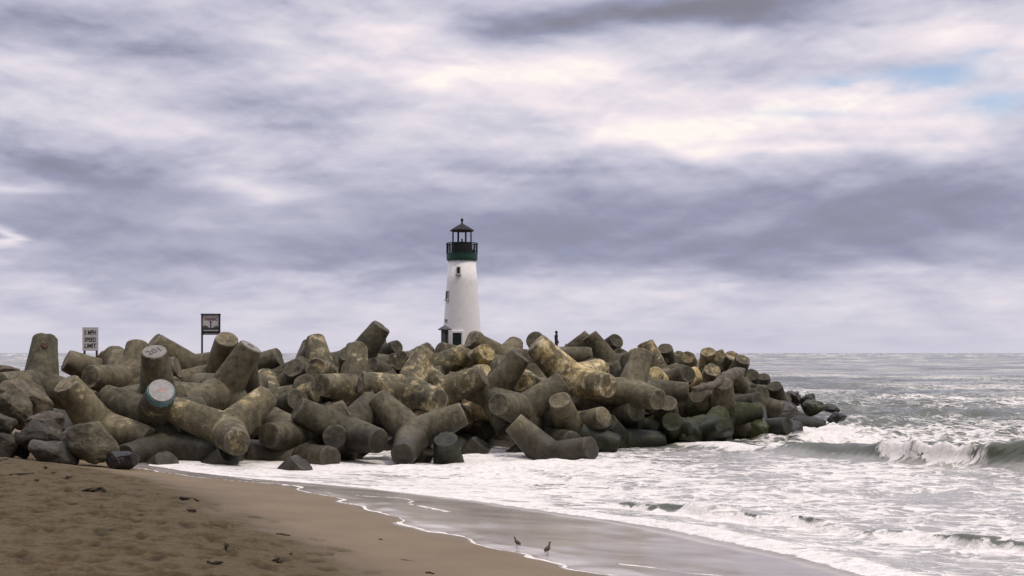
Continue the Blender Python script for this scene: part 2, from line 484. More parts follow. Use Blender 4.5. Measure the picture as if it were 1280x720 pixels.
# crests lean to the beach
lean = (hA / 1.1) ** 2 * .8 * amask + (hA / 1.1) ** 2 * .35
SYd = SY - lean
sea_me = mesh_np('sea', np.stack([SX, SYd, z], -1).reshape(-1, 3), grid_quads(*SX.shape))
for nm, arr in (('foam', foam), ('film', k_), ('milk', inner * (1 - .95 * sstep(.08, .25, hA)) * (1 - sstep(.06, .16, hB) * (sB < .05)))):
    at_ = sea_me.attributes.new(nm, 'FLOAT', 'POINT'); at_.data.foreach_set('value', arr.astype(np.float32).ravel())

m, t, bs = new_mat('sea_water')
pos = t.node('ShaderNodeNewGeometry').outputs['Position']
A = lambda n: t.node('ShaderNodeAttribute', attribute_name=n).outputs['Fac']
fo, fi, mi = A('foam'), A('film'), A('milk')
x, y, zz_ = t.sep(pos)
warp = t.noise(pos, .9, 3, .5)
v1 = t.comb(t.add(t.mul(x, .75), t.mul(warp, 1.2)), t.mul(y, 1.1), 0.0)
f1 = t.noise(v1, 1.15, 9, .66, .5)
f2 = t.noise(v1, 5.5, 6, .6, .2)
val = t.add(fo, t.mul(t.sub(t.add(t.mul(f1, .62), t.mul(f2, .38)), .5), 1.85))
le = t.node('ShaderNodeTexVoronoi', feature='DISTANCE_TO_EDGE'); le.inputs['Scale'].default_value = 1.5
wv_ = t.node('ShaderNodeVectorMath', operation='ADD'); t.l.new(v1, wv_.inputs[0]); t.l.new(t.comb(t.mul(f2, 1.1), t.mul(f1, 1.1), 0.0), wv_.inputs[1])
t.l.new(wv_.outputs[0], le.inputs['Vector'])
web = t.step(le.outputs['Distance'], .16, .02)
val = t.add(val, t.mul(t.mul(web, t.step(fo, .15, .5)), .26))
mask = t.step(val, .40, .80)
bub = t.noise(pos, 22, 3, .6)
foamcol = t.ramp(t.add(t.mul(f2, .5), t.mul(bub, .5)), [(.34, (.50, .475, .435)), (.5, (.76, .725, .67)), (.62, (.90, .86, .805))])
deep = t.ramp(t.noise(pos, .25, 3), [(.3, (.046, .056, .030)), (.7, (.088, .098, .064))])
film_sheen = t.ramp(t.noise(t.comb(t.mul(x, .5), t.mul(y, .9), 5.0), .9, 6, .6, .5), [(.30, (.33, .285, .245)), (.68, (.52, .47, .425))])  # pale suds colour with the film's sky reflection put into it
wcol = t.mix(t.mul(mi, .72), deep, t.ramp(f2, [(.3, (.34, .325, .30)), (.7, (.56, .54, .51))]))
wcol = t.mix(t.mul(fi, .9), wcol, film_sheen)
col = t.mix(mask, wcol, foamcol)
t.put(bs.inputs['Base Color'], col)
rr = t.node('ShaderNodeMapRange'); t.put(rr.inputs[0], mask); t.put(rr.inputs[3], .06); t.put(rr.inputs[4], .85)
patch = t.noise(t.comb(t.mul(x, .010), t.mul(y, .022), 2.0), 1.0, 5, .6)
t.put(bs.inputs['Roughness'], t.m('MAXIMUM', t.add(rr.outputs[0], t.mul(t.step(patch, .45, .62), .16)), t.mul(fi, .13)))
bs.inputs['IOR'].default_value = 1.45
# ripples too small for the mesh
dist = t.m('MAXIMUM', y, 10.0)
w0 = t.noise(t.comb(t.mul(x, .7), t.mul(y, 1.3), 9.0), .17, 5, .6, .4)
w1 = t.noise(t.comb(t.mul(x, .8), t.mul(y, 1.3), 0.0), .55, 5, .6)
w2 = t.noise(t.comb(t.mul(x, .9), t.mul(y, 1.4), 3.0), 2.6, 4, .6)
rip = t.add(t.add(t.mul(w1, .34), t.mul(w2, .10)), t.mul(w0, t.mul(t.step(y, 48.0, 75.0), 2.6)))
rip = t.mul(rip, t.sub(1.0, t.mul(fi, .97)))
hgt = t.add(rip, t.mul(t.mul(mask, t.add(f2, t.mul(bub, .4))), .05))
t.put(bs.inputs['Normal'], t.bump(hgt, .42, 1.0))
props(link('sea', sea_me, m), kind='structure')

# ------------------------------------------------------------------ jetty mound beneath the armour units
RIDGE = [(-60, 64, 2.0), (-30, 58, 2.2), (-16, 53.5, 2.3), (-8, 55, 2.8), (0, 60.5, 2.9), (7, 67.5, 2.7), (13, 73, 2.0), (17, 76, .9), (21, 78, -1.0)]
def mound_z(x, y):
    best = np.full_like(x, -9.0)
    for (x0, y0, z0), (x1, y1, z1) in zip(RIDGE, RIDGE[1:]):
        dx, dy = x1 - x0, y1 - y0
        tt = np.clip(((x - x0) * dx + (y - y0) * dy) / (dx * dx + dy * dy), 0, 1)
        dist = np.hypot(x - x0 - tt * dx, y - y0 - tt * dy)
        side = (x - x0) * dy - (y - y0) * dx       # >0 seaward/front side
        zz = z0 + tt * (z1 - z0)
        best = np.maximum(best, zz - np.maximum(0, dist - .4) * np.where(side > 0, .58, .45))
    # causeway out to the lighthouse
    tt = np.clip((y - 62) / (112 - 62), 0, 1)
    dist = np.abs(x - (-1 + tt * (-3.6)))
    cz = 3.9 - np.maximum(0, dist - 9) * .6 - np.maximum(0, y - 114) * .5 - np.clip(84 - y, 0, 20) * .11 - np.maximum(0, 64 - y) * .9
    return np.maximum(best, cz)
mx_, my_ = np.meshgrid(np.arange(-62, 24, .35), np.arange(38, 128, .35))
mz_ = mound_z(mx_, my_) + (fbm(mx_ * .8, my_ * .8, 4, 200) - .5) * .8 * sstep(90, 70, my_) + (fbm(mx_ * .3, my_ * .3, 2, 201) - .5) * .3
mound_me = mesh_np('jetty_mound', np.stack([mx_, my_, mz_], -1).reshape(-1, 3), grid_quads(*mx_.shape))
mat_mound, t, bs = new_mat('core_rubble')
pos = t.node('ShaderNodeNewGeometry').outputs['Position']
vr = t.node('ShaderNodeTexVoronoi'); vr.inputs['Scale'].default_value = 1.3; t.l.new(pos, vr.inputs['Vector'])
t.put(bs.inputs['Base Color'], t.ramp(t.noise(pos, 1.7, 6), [(.3, (.035, .031, .025)), (.7, (.085, .078, .063))]))
bs.inputs['Roughness'].default_value = .85
t.put(bs.inputs['Normal'], t.bump(vr.outputs['Distance'], .8, .4))
props(link('jetty_mound', mound_me, mat_mound), kind='structure')

# ------------------------------------------------------------------ concrete
def concrete_mat():
    m, t, bs = new_mat('weathered_concrete')
    tc = t.node('ShaderNodeTexCoord').outputs['Object']
    g = t.node('ShaderNodeNewGeometry'); pos = g.outputs['Position']; nrm = g.outputs['Normal']
    oi = t.node('ShaderNodeObjectInfo')
    seed = t.mul(oi.outputs['Random'], 40.0)
    va = t.node('ShaderNodeVectorMath', operation='ADD'); t.l.new(tc, va.inputs[0]); t.l.new(t.comb(seed, t.mul(seed, .7), seed), va.inputs[1])
    loc = va.outputs[0]
    lich, moss, bright = t.sep(oi.outputs['Color'])
    a = t.noise(loc, .75, 6, .62, .3); b = t.noise(loc, 4.2, 7, .65); c = t.noise(loc, 26, 3, .6)
    x, y, z = t.sep(pos)
    # runs of rain stain straight down the faces
    run = t.noise(t.comb(t.mul(x, 4.2), t.mul(y, 4.2), t.mul(z, .50)), 1.0, 5, .62)
    f = t.add(t.add(t.mul(a, .34), t.mul(b, .28)), t.add(t.mul(c, .15), t.mul(run, .23)))
    col = t.ramp(f, [(.36, (.024, .022, .016)), (.46, (.070, .064, .046)), (.55, (.132, .121, .088)), (.66, (.235, .216, .165))])
    tint = t.ramp(oi.outputs['Random'], [(0, (.97, .99, .86)), (.5, (1.04, 1.0, .88)), (1, (1.12, 1.03, .85))])
    col = t.mix(1.0, col, tint, 'MULTIPLY')
    # pale weathering and ochre lichen
    la = t.noise(loc, .85, 7, .66, .6); lb = t.noise(loc, 2.6, 6, .7, .4)
    lv = t.add(t.add(t.mul(la, .6), t.mul(lb, .4)), t.mul(t.sub(lich, .36), .40))
    lm = t.step(lv, .475, .60)
    lcol = t.ramp(lb, [(.36, (.140, .107, .050)), (.5, (.37, .285, .120)), (.63, (.58, .50, .33))])
    lm = t.mul(lm, t.step(lich, .04, .2))
    col = t.mix(t.mul(lm, .86), col, lcol)
    dk = t.mul(t.step(t.noise(loc, 1.3, 6, .7, .5), .56, .66), t.mul(lich, .55))
    col = t.mix(dk, col, (.045, .038, .028))
    # paler arrises: light catching the edges, put into the colour
    edge_light = t.mul(t.step(t.add(g.outputs['Pointiness'], t.mul(t.sub(c, .5), .09)), .52, .57), .42)
    col = t.mix(edge_light, col, (.30, .285, .245))
    # pour lines and pits
    vo = t.node('ShaderNodeTexVoronoi'); vo.inputs['Scale'].default_value = 13.0; t.l.new(loc, vo.inputs['Vector'])
    pit = t.step(vo.outputs['Distance'], .20, .08)
    col = t.mix(t.mul(pit, .5), col, (.03, .027, .02))
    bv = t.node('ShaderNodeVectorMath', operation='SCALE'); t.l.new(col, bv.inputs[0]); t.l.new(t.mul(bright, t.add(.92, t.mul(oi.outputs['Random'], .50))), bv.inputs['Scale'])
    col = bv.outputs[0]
    # algae near the water
    nz = t.sep(nrm)[2]
    mv = t.add(t.add(t.mul(moss, .95), t.mul(nz, .22)), t.sub(t.mul(t.noise(pos, 1.5, 6, .68), 1.25), t.mul(z, .36)))
    mm = t.mul(t.step(mv, .66, .96), t.step(moss, .02, .15))
    mcol = t.ramp(t.noise(pos, 3.5, 5, .6), [(.3, (.014, .017, .007)), (.5, (.034, .040, .013)), (.7, (.078, .090, .022))])
    col = t.mix(mm, col, mcol)
    # wet by the waves
    wl = t.add(z, t.mul(t.sub(t.noise(pos, 1.3, 4), .5), .9))
    wetm = t.step(wl, 1.45, .60)
    wv = t.node('ShaderNodeVectorMath', operation='SCALE'); t.l.new(col, wv.inputs[0]); t.l.new(t.sub(1.0, t.mul(wetm, .64)), wv.inputs['Scale'])
    t.put(bs.inputs['Base Color'], wv.outputs[0])
    t.put(bs.inputs['Roughness'], t.sub(.88, t.mul(wetm, .45)))
    bs.inputs['Specular IOR Level'].default_value = .35
    h = t.sub(t.add(t.add(t.mul(b, .6), t.mul(c, .3)), t.mul(lm, .12)), t.mul(pit, .25))
    t.put(bs.inputs['Normal'], t.bump(h, .8, .08))
    return m
CONC = concrete_mat()

TL, TR, TB = 2.12, .455, .69         # leg length from hub, radius at the end, radius at the hub
LEG = [Vector((0, 0, 1)).normalized()]
for k in range(3):
    an = 2 * math.pi * k / 3
    LEG.append(Vector((math.sqrt(8) / 3 * math.cos(an), math.sqrt(8) / 3 * math.sin(an), -1 / 3)))
LEGS = np.array([tuple(v) for v in LEG])

def tetrapod_mesh(seed):
    """four tapered legs with chamfered ends, united, then weathered"""
    n = 44
    objs = []
    for k, d in enumerate(LEG):
        bm = bmesh.new()
        q = d.to_track_quat('Z', 'Y').to_matrix()
        prof = [(TB * .50, -.22 - .01 * k), (TB, .12)] + [(TB + (TR * 1.02 - TB) * f, .12 + (TL - .16) * f) for f in (.2, .4, .55, .7, .82, .92)]
        prof += [(TR * 1.025, TL - .085), (TR * 1.02, TL - .045), (TR * .985, TL - .012), (TR * .955, TL), (TR * .72, TL), (TR * .4, TL)]
        rings = []
        for r, zz in prof:
            rings.append([bm.verts.new(q @ Vector((r * math.cos(2 * math.pi * (i + .13 * k) / n), r * math.sin(2 * math.pi * (i + .13 * k) / n), zz))) for i in range(n)])
        for a, b in zip(rings, rings[1:]):
            for i in range(n): bm.faces.new((a[i], a[(i + 1) % n], b[(i + 1) % n], b[i]))
        bm.faces.new(rings[0][::-1]); bm.faces.new(rings[-1])
        o = bpy.data.objects.new('tmp', bm_mesh(bm, 'leg_raw')); COL.objects.link(o); objs.append(o)
    for o in objs[1:]:
        md = objs[0].modifiers.new('b', 'BOOLEAN'); md.operation = 'UNION'; md.solver = 'EXACT'; md.object = o
    out = bpy.data.meshes.new_from_object(objs[0].evaluated_get(bpy.context.evaluated_depsgraph_get()))
    for o in objs:
        me = o.data; bpy.data.objects.remove(o); bpy.data.meshes.remove(me)
    out.name = 'tetrapod'
    bm = bmesh.new(); bm.from_mesh(out)
    bmesh.ops.remove_doubles(bm, verts=bm.verts, dist=.004)
    bmesh.ops.subdivide_edges(bm, edges=[e for e in bm.edges if e.calc_length() > .13], cuts=1, use_grid_fill=True)
    bmesh.ops.triangulate(bm, faces=[f for f in bm.faces if len(f.verts) > 4])
    bm.normal_update()
    new = []
    for v in bm.verts:
        p = v.co
        a = mnoise.noise(p * 1.1 + Vector((seed * 7.7, 0, 0)))
        b = mnoise.fractal(p * 5.5 + Vector((seed * 3.1, 5, 0)), .8, 2.0, 3)
        ax = max(p.dot(l) for l in LEG)
        rim = max(0.0, 1 - abs(ax - (TL - .03)) / .12)                # knocks along the end rim
        c = max(0.0, mnoise.noise(p * 3.1 + Vector((0, seed * 9.1, 2))) - .22)
        new.append(p + v.normal * (a * .014 + b * .007 - rim * c * .16))
    for v, co in zip(bm.verts, new): v.co = co
    bm.to_mesh(out); bm.free()
    for p in out.polygons: p.use_smooth = True
    out.set_sharp_from_angle(angle=R(38))
    out.materials.clear(); out.materials.append(CONC)
    return out
TET = [tetrapod_mesh(k) for k in range(4)]

# all candidate rotations, once
_q = rng.normal(size=(3000, 4)); _q /= np.linalg.norm(_q, axis=1)[:, None]
def qmat(q):
    w, x, y, z = q.T
    return np.stack([1 - 2 * (y * y + z * z), 2 * (x * y - z * w), 2 * (x * z + y * w),
                     2 * (x * y + z * w), 1 - 2 * (x * x + z * z), 2 * (y * z - x * w),
                     2 * (x * z - y * w), 2 * (y * z + x * w), 1 - 2 * (x * x + y * y)], -1).reshape(-1, 3, 3)
PERM = {k: list(itertools.permutations(range(4), k)) for k in (1, 2, 3, 4)}

SKY_U = [(0,462),(20,462),(36,440),(45,418),(60,415),(77,418),(78,455),(82,450),(97,438),(110,445),(125,452),(145,440),(155,448),(158,432),(172,425),(185,428),(190,421),(200,424),(235,442),(262,438),(268,420),(283,416),(297,420),(303,427),(318,440),(330,438),(345,435),(355,443),(362,448),(372,440),(375,420),(390,418),(400,425),(415,438),(440,430),(455,412),(470,403),(490,413),(485,430),(497,428),(500,438),(505,425),(520,423),(540,425),(565,431),(580,437),(590,433),(592,412),(602,408),(612,412),(622,428),(640,425),(650,432),(660,432),(668,418),(680,418),(690,422),(698,428),(705,428),(725,414),(733,420),(738,424),(745,416),(752,420),(765,414),(775,416),(778,435),(790,428),(797,425),(810,428),(820,440),(830,433),(840,440),(860,440),(872,444),(880,438),(895,440),(905,445),(915,448),(925,456),(932,462),(945,468),(955,472),(965,477),(975,480),(982,490),(1000,520)]
SKY_U = sorted(SKY_U)
FRONT = [(0, 572), (150, 585), (200, 583), (300, 580), (420, 577), (540, 570), (740, 560), (900, 553), (1000, 540), (1100, 530)]
_su, _sv = np.array([a for a, b in SKY_U], float), np.array([b for a, b in SKY_U], float)
_fu, _fv = np.array([a for a, b in FRONT], float), np.array([b for a, b in FRONT], float)
LT = np.array([.4, .72, 1.0]); LR = np.array([.61, .53, .455])

def project(w):
    return CU + F * w[..., 0] / w[..., 1], HV - F * (w[..., 2] - CH) / w[..., 1]

def leg_penalty(h, dirs, sc, seen):
    """what it costs to let each leg stick out where nothing of this unit is to be seen"""
    w = h + (dirs[:, :, None, :] * (LT[:, None] * TL * sc))          # n, leg, point, xyz
    u, v = project(w)
    rp = LR * sc * F / w[..., 1]
    pen = (3.0 * np.clip((np.interp(u, _su, _sv) + 1 - (v - rp * .9)) / 14, 0, 3) ** 2).sum(-1)
    yf = F * CH / (np.interp(u, _fu, _fv) - HV)
    pen = pen + (.5 * np.clip(yf - .2 - w[..., 1], 0, 3) ** 2 * (w[..., 2] > -.2)).sum(-1)
    if seen is not None and len(seen):
        for su, sv, sy, wt in seen:
            hit = ((u - su) ** 2 + (v - sv) ** 2 < (rp * 1.0) ** 2) & (w[..., 1] < sy + .15)
            pen = pen + wt * hit.sum(-1)
    return pen

def fit(hub, d, tips, sc, seen=None, first=None):
    """turn a unit so that its legs end where they are seen to end, other legs kept out of the way"""
    best = None
    def cost(Q, h, dd_):
        M = qmat(Q)
        dirs = np.einsum('nij,kj->nki', M, LEGS)
        u, v = project(h + dirs * TL * sc)
        lp = TL * sc * F / dd_
        free = .16 * np.clip(dirs[..., 2] - .15, 0, 1) ** 2 + .05 * np.clip(-dirs[..., 1] - .3, 0, 1)
        if seen is not None: free = free + leg_penalty(h, dirs, sc, seen)
        E = []
        for (tu, tv, s) in tips:
            e = (1.7 if s in (1, -1) else 3.4) * ((u - tu) ** 2 + (v - tv) ** 2) / lp ** 2
            if s == 9: e = e + .9 * dirs[..., 1] ** 2
            elif s: e = e + .6 * np.clip(.12 + s * dirs[..., 1], 0, 2) ** 2
            E.append(e - free)
        tot = free.sum(1)
        if not tips: return tot, np.zeros(len(tot), int)
        E = np.stack(E, 1)                               # n, tips, legs
        cs = np.stack([sum(E[:, i, p[i]] for i in range(len(tips))) for p in PERM[len(tips)]], 1) + tot[:, None]
        j = cs.argmin(1)
        return cs[np.arange(len(j)), j], j
    offs = (0,) if seen is None else (0, .9, 1.8)
    for od in offs:
        h = np.array(at(*hub, d + od)); loc = None
        Q = _q
        for it, sg in enumerate((0, .15, .05) if seen is not None else (0, .15, .05, .02)):
            if it:
                Q = loc[1][None] + np.random.default_rng(it).normal(size=(400, 4)) * sg
                Q /= np.linalg.norm(Q, axis=1)[:, None]
            c, j = cost(Q, h, d + od); c = c + od * .015; i = c.argmin()
            if loc is None or c[i] < loc[0]: loc = (c[i], Q[i], PERM[max(1, len(tips))][j[i]], h)
        if best is None or loc[0] < best[0]: best = loc
    h = best[3]; dd_ = h[1]
    # settle the hub by the mean residual
    M = qmat(best[1][None])[0]
    du = dv = 0
    for (tu, tv, s), k in zip(tips, best[2]):
        u, v = project(h + M @ LEGS[k] * TL * sc)
        du += tu - u; dv += tv - v
    n = len(tips) + .6
    h = h + np.array([du / n * dd_ / F, 0, -dv / n * dd_ / F])
    return Vector(h), Quaternion(tuple(best[1])), best[2]

def marks(h, q, perm, nt, sc):
    """points of a unit that the picture shows: along its seen legs"""
    out = []
    for k in perm[:nt]:
        dr = q.to_matrix() @ LEG[k]
        for f in (.45, .75, 1.0):
            w = np.array(h + dr * TL * sc * f)
            u, v = project(w)
            out.append((float(u), float(v), float(w[1]), .26 if f == 1.0 else .13))
    return out

GROUP = 'concrete tetrapods heaped on the breakwater'
UNITS = {}
def tetrapod(key, h, q, perm, col, label, sc=1.0):
    o = link('tetrapod', TET[len(UNITS) % 4])
    o.location = h; o.rotation_mode = 'QUATERNION'; o.rotation_quaternion = q
    o.scale = (sc,) * 3
    o.color = (*col, 1)
    props(o, label, 'tetrapod', GROUP)
    UNITS[key] = (o, perm)
    return o
G0, G1 = (0, 0, 1.0), (.12, 0, 1.0)
U = [
 # key, hub, distance, [(tip u, v, sign)], (lichen, moss, tone), label
 ('heart', (54, 483), 44, [(61, 424, 0), (8, 484, 0), (100, 500, 1)], (.05, 0, 1.0), 'concrete tetrapod with an upright leg bearing a painted dark red heart'),
 ('behindsign', (140, 470), 48, [(94, 455, 0), (176, 461, 0)], (.05, 0, .95), 'tetrapod just in front of the speed limit sign, its leg humped beside the posts'),
 ('yellowflank', (120, 528), 41, [(86, 475, 9), (186, 558, 9)], (.15, 0, 1.12), 'large pale tetrapod behind the olive boulder, with a cream stained flank on its raised leg'),
 ('midleft', (160, 490), 46.5, [(108, 484, 0), (166, 520, 1)], (.03, 0, .95), 'plain tetrapod lying between the cream flanked tetrapod and the speed limit sign'),
 ('number', (198, 486), 43, [(193, 451, 1), (258, 490, 0)], (.04, 0, 1.08), 'tetrapod with the number 201 written across its pale round leg end'),
 ('bumpback', (168, 482), 46.5, [(171, 433, 0)], (.08, 0, .98), 'tetrapod with a blunt upright leg directly behind the one numbered 201'),
 ('ridge', (240, 461), 51, [(192, 431, 1), (292, 446, 0)], (.06, 0, .92), 'smooth tetrapod spreading two low legs under the warning sign'),
 ('upright', (276, 472), 49, [(283, 424, 0)], (.08, 0, 1.0), 'tetrapod whose rounded leg rises right beside the warning sign board'),
 ('scratched', (285, 486), 45, [(304, 441, 1), (238, 500, 0)], (.04, 0, 1.0), 'tetrapod with a scratched mark on its pale round leg end'),
 ('teal', (190, 523), 41.5, [(202, 487, 1), (137, 497, 0), (243, 509, 0)], (.18, 0, .85), 'dark tetrapod with a leg end painted white and teal'),
 ('horiz', (207, 561), 41, [(276, 563, 0), (160, 572, 1)], (.03, 0, .96), 'tetrapod lying flat on the sand next to the black boulder'),
 ('yellowarm', (284, 517), 41, [(342, 494, -1), (213, 533, -1), (290, 545, 1)], (.29, 0, .92), 'tetrapod stretching a long arm that ends in an ochre patch, a blunt leg below it'),
 ('sandlow', (376, 562), 43, [(307, 563, 0), (412, 574, 0), (397, 541, 0)], (.05, 0, 1.05), 'light brown tetrapod half sunk at the edge of the foam, one leg lying level'),
 ('wedge1', (334, 630), 39.5, [(376, 581, 9)], (.02, .0, .85), 'buried tetrapod showing one small wedge of a leg alone out in the foam'),
 ('wedge0', (244, 614), 40.5, [(284, 571, 9)], (.02, .0, .85), 'sunken tetrapod showing a triangular leg at the edge of the sand'),
 ('wedge4', (176, 612), 40, [(207, 580, 9)], (.02, 0, .9), 'buried tetrapod showing a low leg corner in the sand beside the black boulder'),
 ('greenbar', (300, 464), 57, [(350, 447, 1)], (.22, 0, .8), 'tetrapod with a greenish leg on the skyline behind the scratched one'),
 ('ochreface', (414, 460), 53, [(385, 432, -1), (395, 463, 1), (463, 486, 0)], (.36, 0, 1.0), 'grey tetrapod showing a round ochre leg end, with another leg raised to the sky'),
 ('behindochre', (374, 460), 55, [(334, 480, 0)], (.18, 0, .8), 'dark tetrapod tucked behind the one with the round ochre leg end'),
 ('ochresmall', (343, 499), 49.5, [(392, 495, 1), (330, 470, -1)], (.36, 0, .95), 'tetrapod with a small mottled ochre and white leg end under the round ochre one'),
 ('longlow', (442, 489), 49.5, [(501, 501, 0), (400, 482, 0)], (.22, 0, .95), 'long legged tetrapod lying level in mid heap above the smooth brown front one'),
 ('frontlog', (428, 527), 45.5, [(368, 517, -1), (482, 550, 1), (463, 504, -1)], (.03, 0, .88), 'smooth brown front tetrapod with one log like leg over the foam'),
 ('fronty', (522, 528), 46, [(576, 518, 0), (469, 513, -1), (506, 562, 1)], (.03, 0, .92), 'front tetrapod spread like a letter Y with one leg dipping to the water'),
 ('wedge2', (498, 604), 44.5, [(529, 563, 9)], (.02, .1, .85), 'sunken tetrapod showing a small wedge in front of the dipping leg'),
 ('stub', (564, 602), 46, [(557, 549, 1)], (.02, .42, .85), 'sunken tetrapod with one upright stub leg, flat greenish top, at the waterline'),
 ('wedge3', (570, 598), 47.5, [(600, 556, 9)], (.02, .12, .85), 'sunken tetrapod showing a sharp grey wedge beside the flat topped stub'),
 ('skyleg', (446, 449), 55, [(475, 414, 1), (400, 452, 0)], (.20, 0, .85), 'tetrapod thrusting its thick leg highest into the sky left of the lighthouse'),
 ('flatstub', (443, 484), 51.5, [(436, 441, 1)], (.10, 0, .85), 'tetrapod with a flat topped stub leg under the highest leg'),
 ('tinyback', (474, 446), 78, [(496, 434, 1)], (.1, 0, .65), 'small far tetrapod dark on the skyline beside the highest leg'),
 ('roundback', (499, 461), 63, [(494, 453, 1)], (.22, 0, .75), 'tetrapod with a round mottled end facing out, in the notch left of the lighthouse'),
 ('creamlong', (516, 484), 49, [(465, 475, 0), (530, 506, 1)], (.36, 0, 1.0), 'tetrapod with a long leg bleached cream and white in the middle of the heap'),
 ('creamright', (556, 480), 50.5, [(591, 488, 1), (536, 512, 0)], (.27, 0, .9), 'tetrapod carrying on the bleached cream leg to the right with white streaks'),
 ('mottled', (546, 453), 56, [(510, 440, 0), (566, 458, 1)], (.31, 0, .92), 'rounded tetrapod below the lighthouse with a cream mottled round end'),
 ('creamstub', (548, 492), 54, [(536, 469, 1)], (.5, 0, .95), 'tetrapod with a small cream crusted leg end just below the rounded mottled one'),
 ('shoulder', (588, 454), 62, [(550, 438, 0)], (.16, 0, .85), 'tetrapod sloping across the foot of the white lighthouse tower'),
 ('yellowbarrel', (574, 461), 57, [(612, 443, 1)], (.50, 0, 1.0), 'barrel like yellowed leg of the tetrapod right under the lighthouse door'),
 ('blunt', (632, 449), 61, [(599, 424, 1), (638, 431, -1), (664, 448, 0)], (.08, 0, .82), 'tetrapod whose blunt leg overlaps the right foot of the lighthouse'),
 ('yellowstub', (608, 502), 53, [(600, 467, -1)], (.62, 0, 1.05), 'tetrapod with a yellow and cream square looking stub in the middle of the heap'),
 ('greyarm', (655, 480), 56, [(612, 462, 0)], (.12, 0, .85), 'grey tetrapod arm sunk under the barrel shaped yellowed one'),
 ('ochrearch', (670, 488), 55, [(650, 479, 1)], (.45, 0, .85), 'half hidden ochre tetrapod at the foot of the big yellow one'),
 ('bigyellow', (716, 477), 52, [(676, 435, 0), (753, 476, 1)], (.47, 0, .95), 'largest ochre yellow tetrapod, its thick square ended leg leaning up to the skyline'),
 ('behindyellow', (690, 445), 62, [(667, 426, 0)], (.12, 0, .85), 'grey tetrapod peeping over the square end of the largest ochre one'),
 ('darktop', (700, 442), 70, [(731, 425, 1), (700, 460, 1)], (.22, 0, .48), 'near black tetrapod on the skyline next to the seated looking person'),
 ('farpair', (762, 452), 64, [(741, 432, 1), (757, 478, 1)], (.22, .1, .68), 'mottled dark tetrapod with its blunt end down, right of the black topped one'),
 ('fardome', (748, 446), 72, [(771, 426, 1)], (.14, 0, .55), 'dark round ended tetrapod highest on the skyline right of the person'),
 ('yellowface', (798, 474), 62, [(777, 457, 1)], (.52, 0, .75), 'tetrapod with a small bright yellow round end above the long level legs'),
 ('domeback', (790, 460), 69, [(773, 444, 0)], (.14, 0, .65), 'tetrapod with a brown domed leg behind the bright yellow round end'),
 ('litedge', (830, 466), 62, [(803, 433, -1)], (.42, 0, .85), 'tetrapod with a straight sunlit edge leaning up left on the far part of the heap'),
 ('rounddark', (838, 456), 70, [(829, 443, 1)], (.14, 0, .60), 'dark round ended tetrapod just right of the straight sunlit edge'),
 ('pale', (836, 482), 60, [(813, 472, 1)], (.85, 0, 1.25), 'tetrapod bleached almost white, low among darker legs'),
 ('level1', (787, 489), 52, [(744, 488, 0), (810, 498, 1)], (.10, 0, 1.08), 'tetrapod with a long level grey leg ending in an arch, over the dark hollow'),
 ('level2', (814, 484), 55, [(855, 494, 1)], (.10, 0, 1.0), 'tetrapod continuing the long level grey leg to a round end on the right'),
 ('darkface', (830, 481), 61, [(862, 469, 1)], (.22, 0, .62), 'dark tetrapod with a thin lit leg end left of the driftwood log'),
 ('twotone', (891, 459), 72, [(882, 448, 1)], (.52, 0, .82), 'tetrapod with a two toned yellow disc near the end of the skyline'),
 ('twotone2', (906, 461), 76, [(896, 449, 1)], (.42, 0, .78), 'tetrapod showing a yellow rim just behind the two toned disc'),
 ('faryellow1', (842, 458), 82, [(848, 448, 1)], (.48, 0, .72), 'small yellowed tetrapod far along the skyline, left one of two side by side'),
 ('faryellow2', (866, 459), 80, [(858, 449, 1)], (.44, 0, .72), 'small yellowed tetrapod far along the skyline, right one of two side by side'),
 ('farwedge', (902, 466), 74, [(916, 450, 1)], (.32, 0, .68), 'tetrapod with a lit wedge shaped end at the skyline above the driftwood log'),
 ('capped', (880, 492), 68, [(891, 462, 1)], (.36, 0, .70), 'tetrapod with a flat pale cap rising behind the driftwood log'),
 ('postlog', (930, 502), 66, [(917, 468, 1)], (.14, 0, .78), 'tetrapod with a post like leg against which the driftwood log rests'),
 ('postlog2', (912, 468), 71, [(930, 457, 1)], (.25, 0, .75), 'tetrapod lying behind the upper end of the driftwood log'),
 ('disc1', (941, 482), 78, [(936, 472, 1)], (.05, 0, .55), 'dark brown tetrapod with a round end at the first step down to the sea'),
 ('disc2', (957, 488), 84, [(952, 479, 1)], (.05, 0, .52), 'smallest dark brown tetrapod with a round end, half way down the seaward slope'),
 ('seaend', (975, 514), 74, [(968, 483, 1)], (.05, .1, .62), 'tetrapod with a dark stub leg standing last before the sea'),
 ('seaslope', (932, 500), 66, [(951, 496, 1)], (.04, .1, .62), 'brown tetrapod pointing right above the surf, below the round ended ones'),
 ('seaslope2', (918, 507), 63.5, [(946, 503, 0)], (.04, .2, .70), 'brown tetrapod with its ridge falling right to the surf'),
 ('seastub', (942, 540), 61, [(947, 512, -1)], (.04, .3, .62), 'brown stub ended tetrapod beside the green algae stripe'),
 ('brown1', (895, 512), 61, [(872, 493, 0)], (.04, .1, .70), 'brown tetrapod directly below the driftwood log'),
 ('greenlong', (908, 517), 58, [(868, 506, 0), (940, 520, 0)], (.03, .75, .85), 'long level tetrapod leg covered in bright green algae'),
 ('greenblock', (884, 546), 53.5, [(905, 535, 1), (899, 518, -1)], (.05, .72, 1.0), 'blocky green tetrapod at the waterline, nearest to the surf'),
 ('greenlow', (888, 560), 52.5, [(852, 542, 1)], (.03, .66, .85), 'low olive green tetrapod sloping to the water beside the blocky green one'),
 ('greenhid', (838, 548), 54.5, [(840, 527, 1)], (.03, .7, .8), 'mossy tetrapod in the hollow behind the low olive green one'),
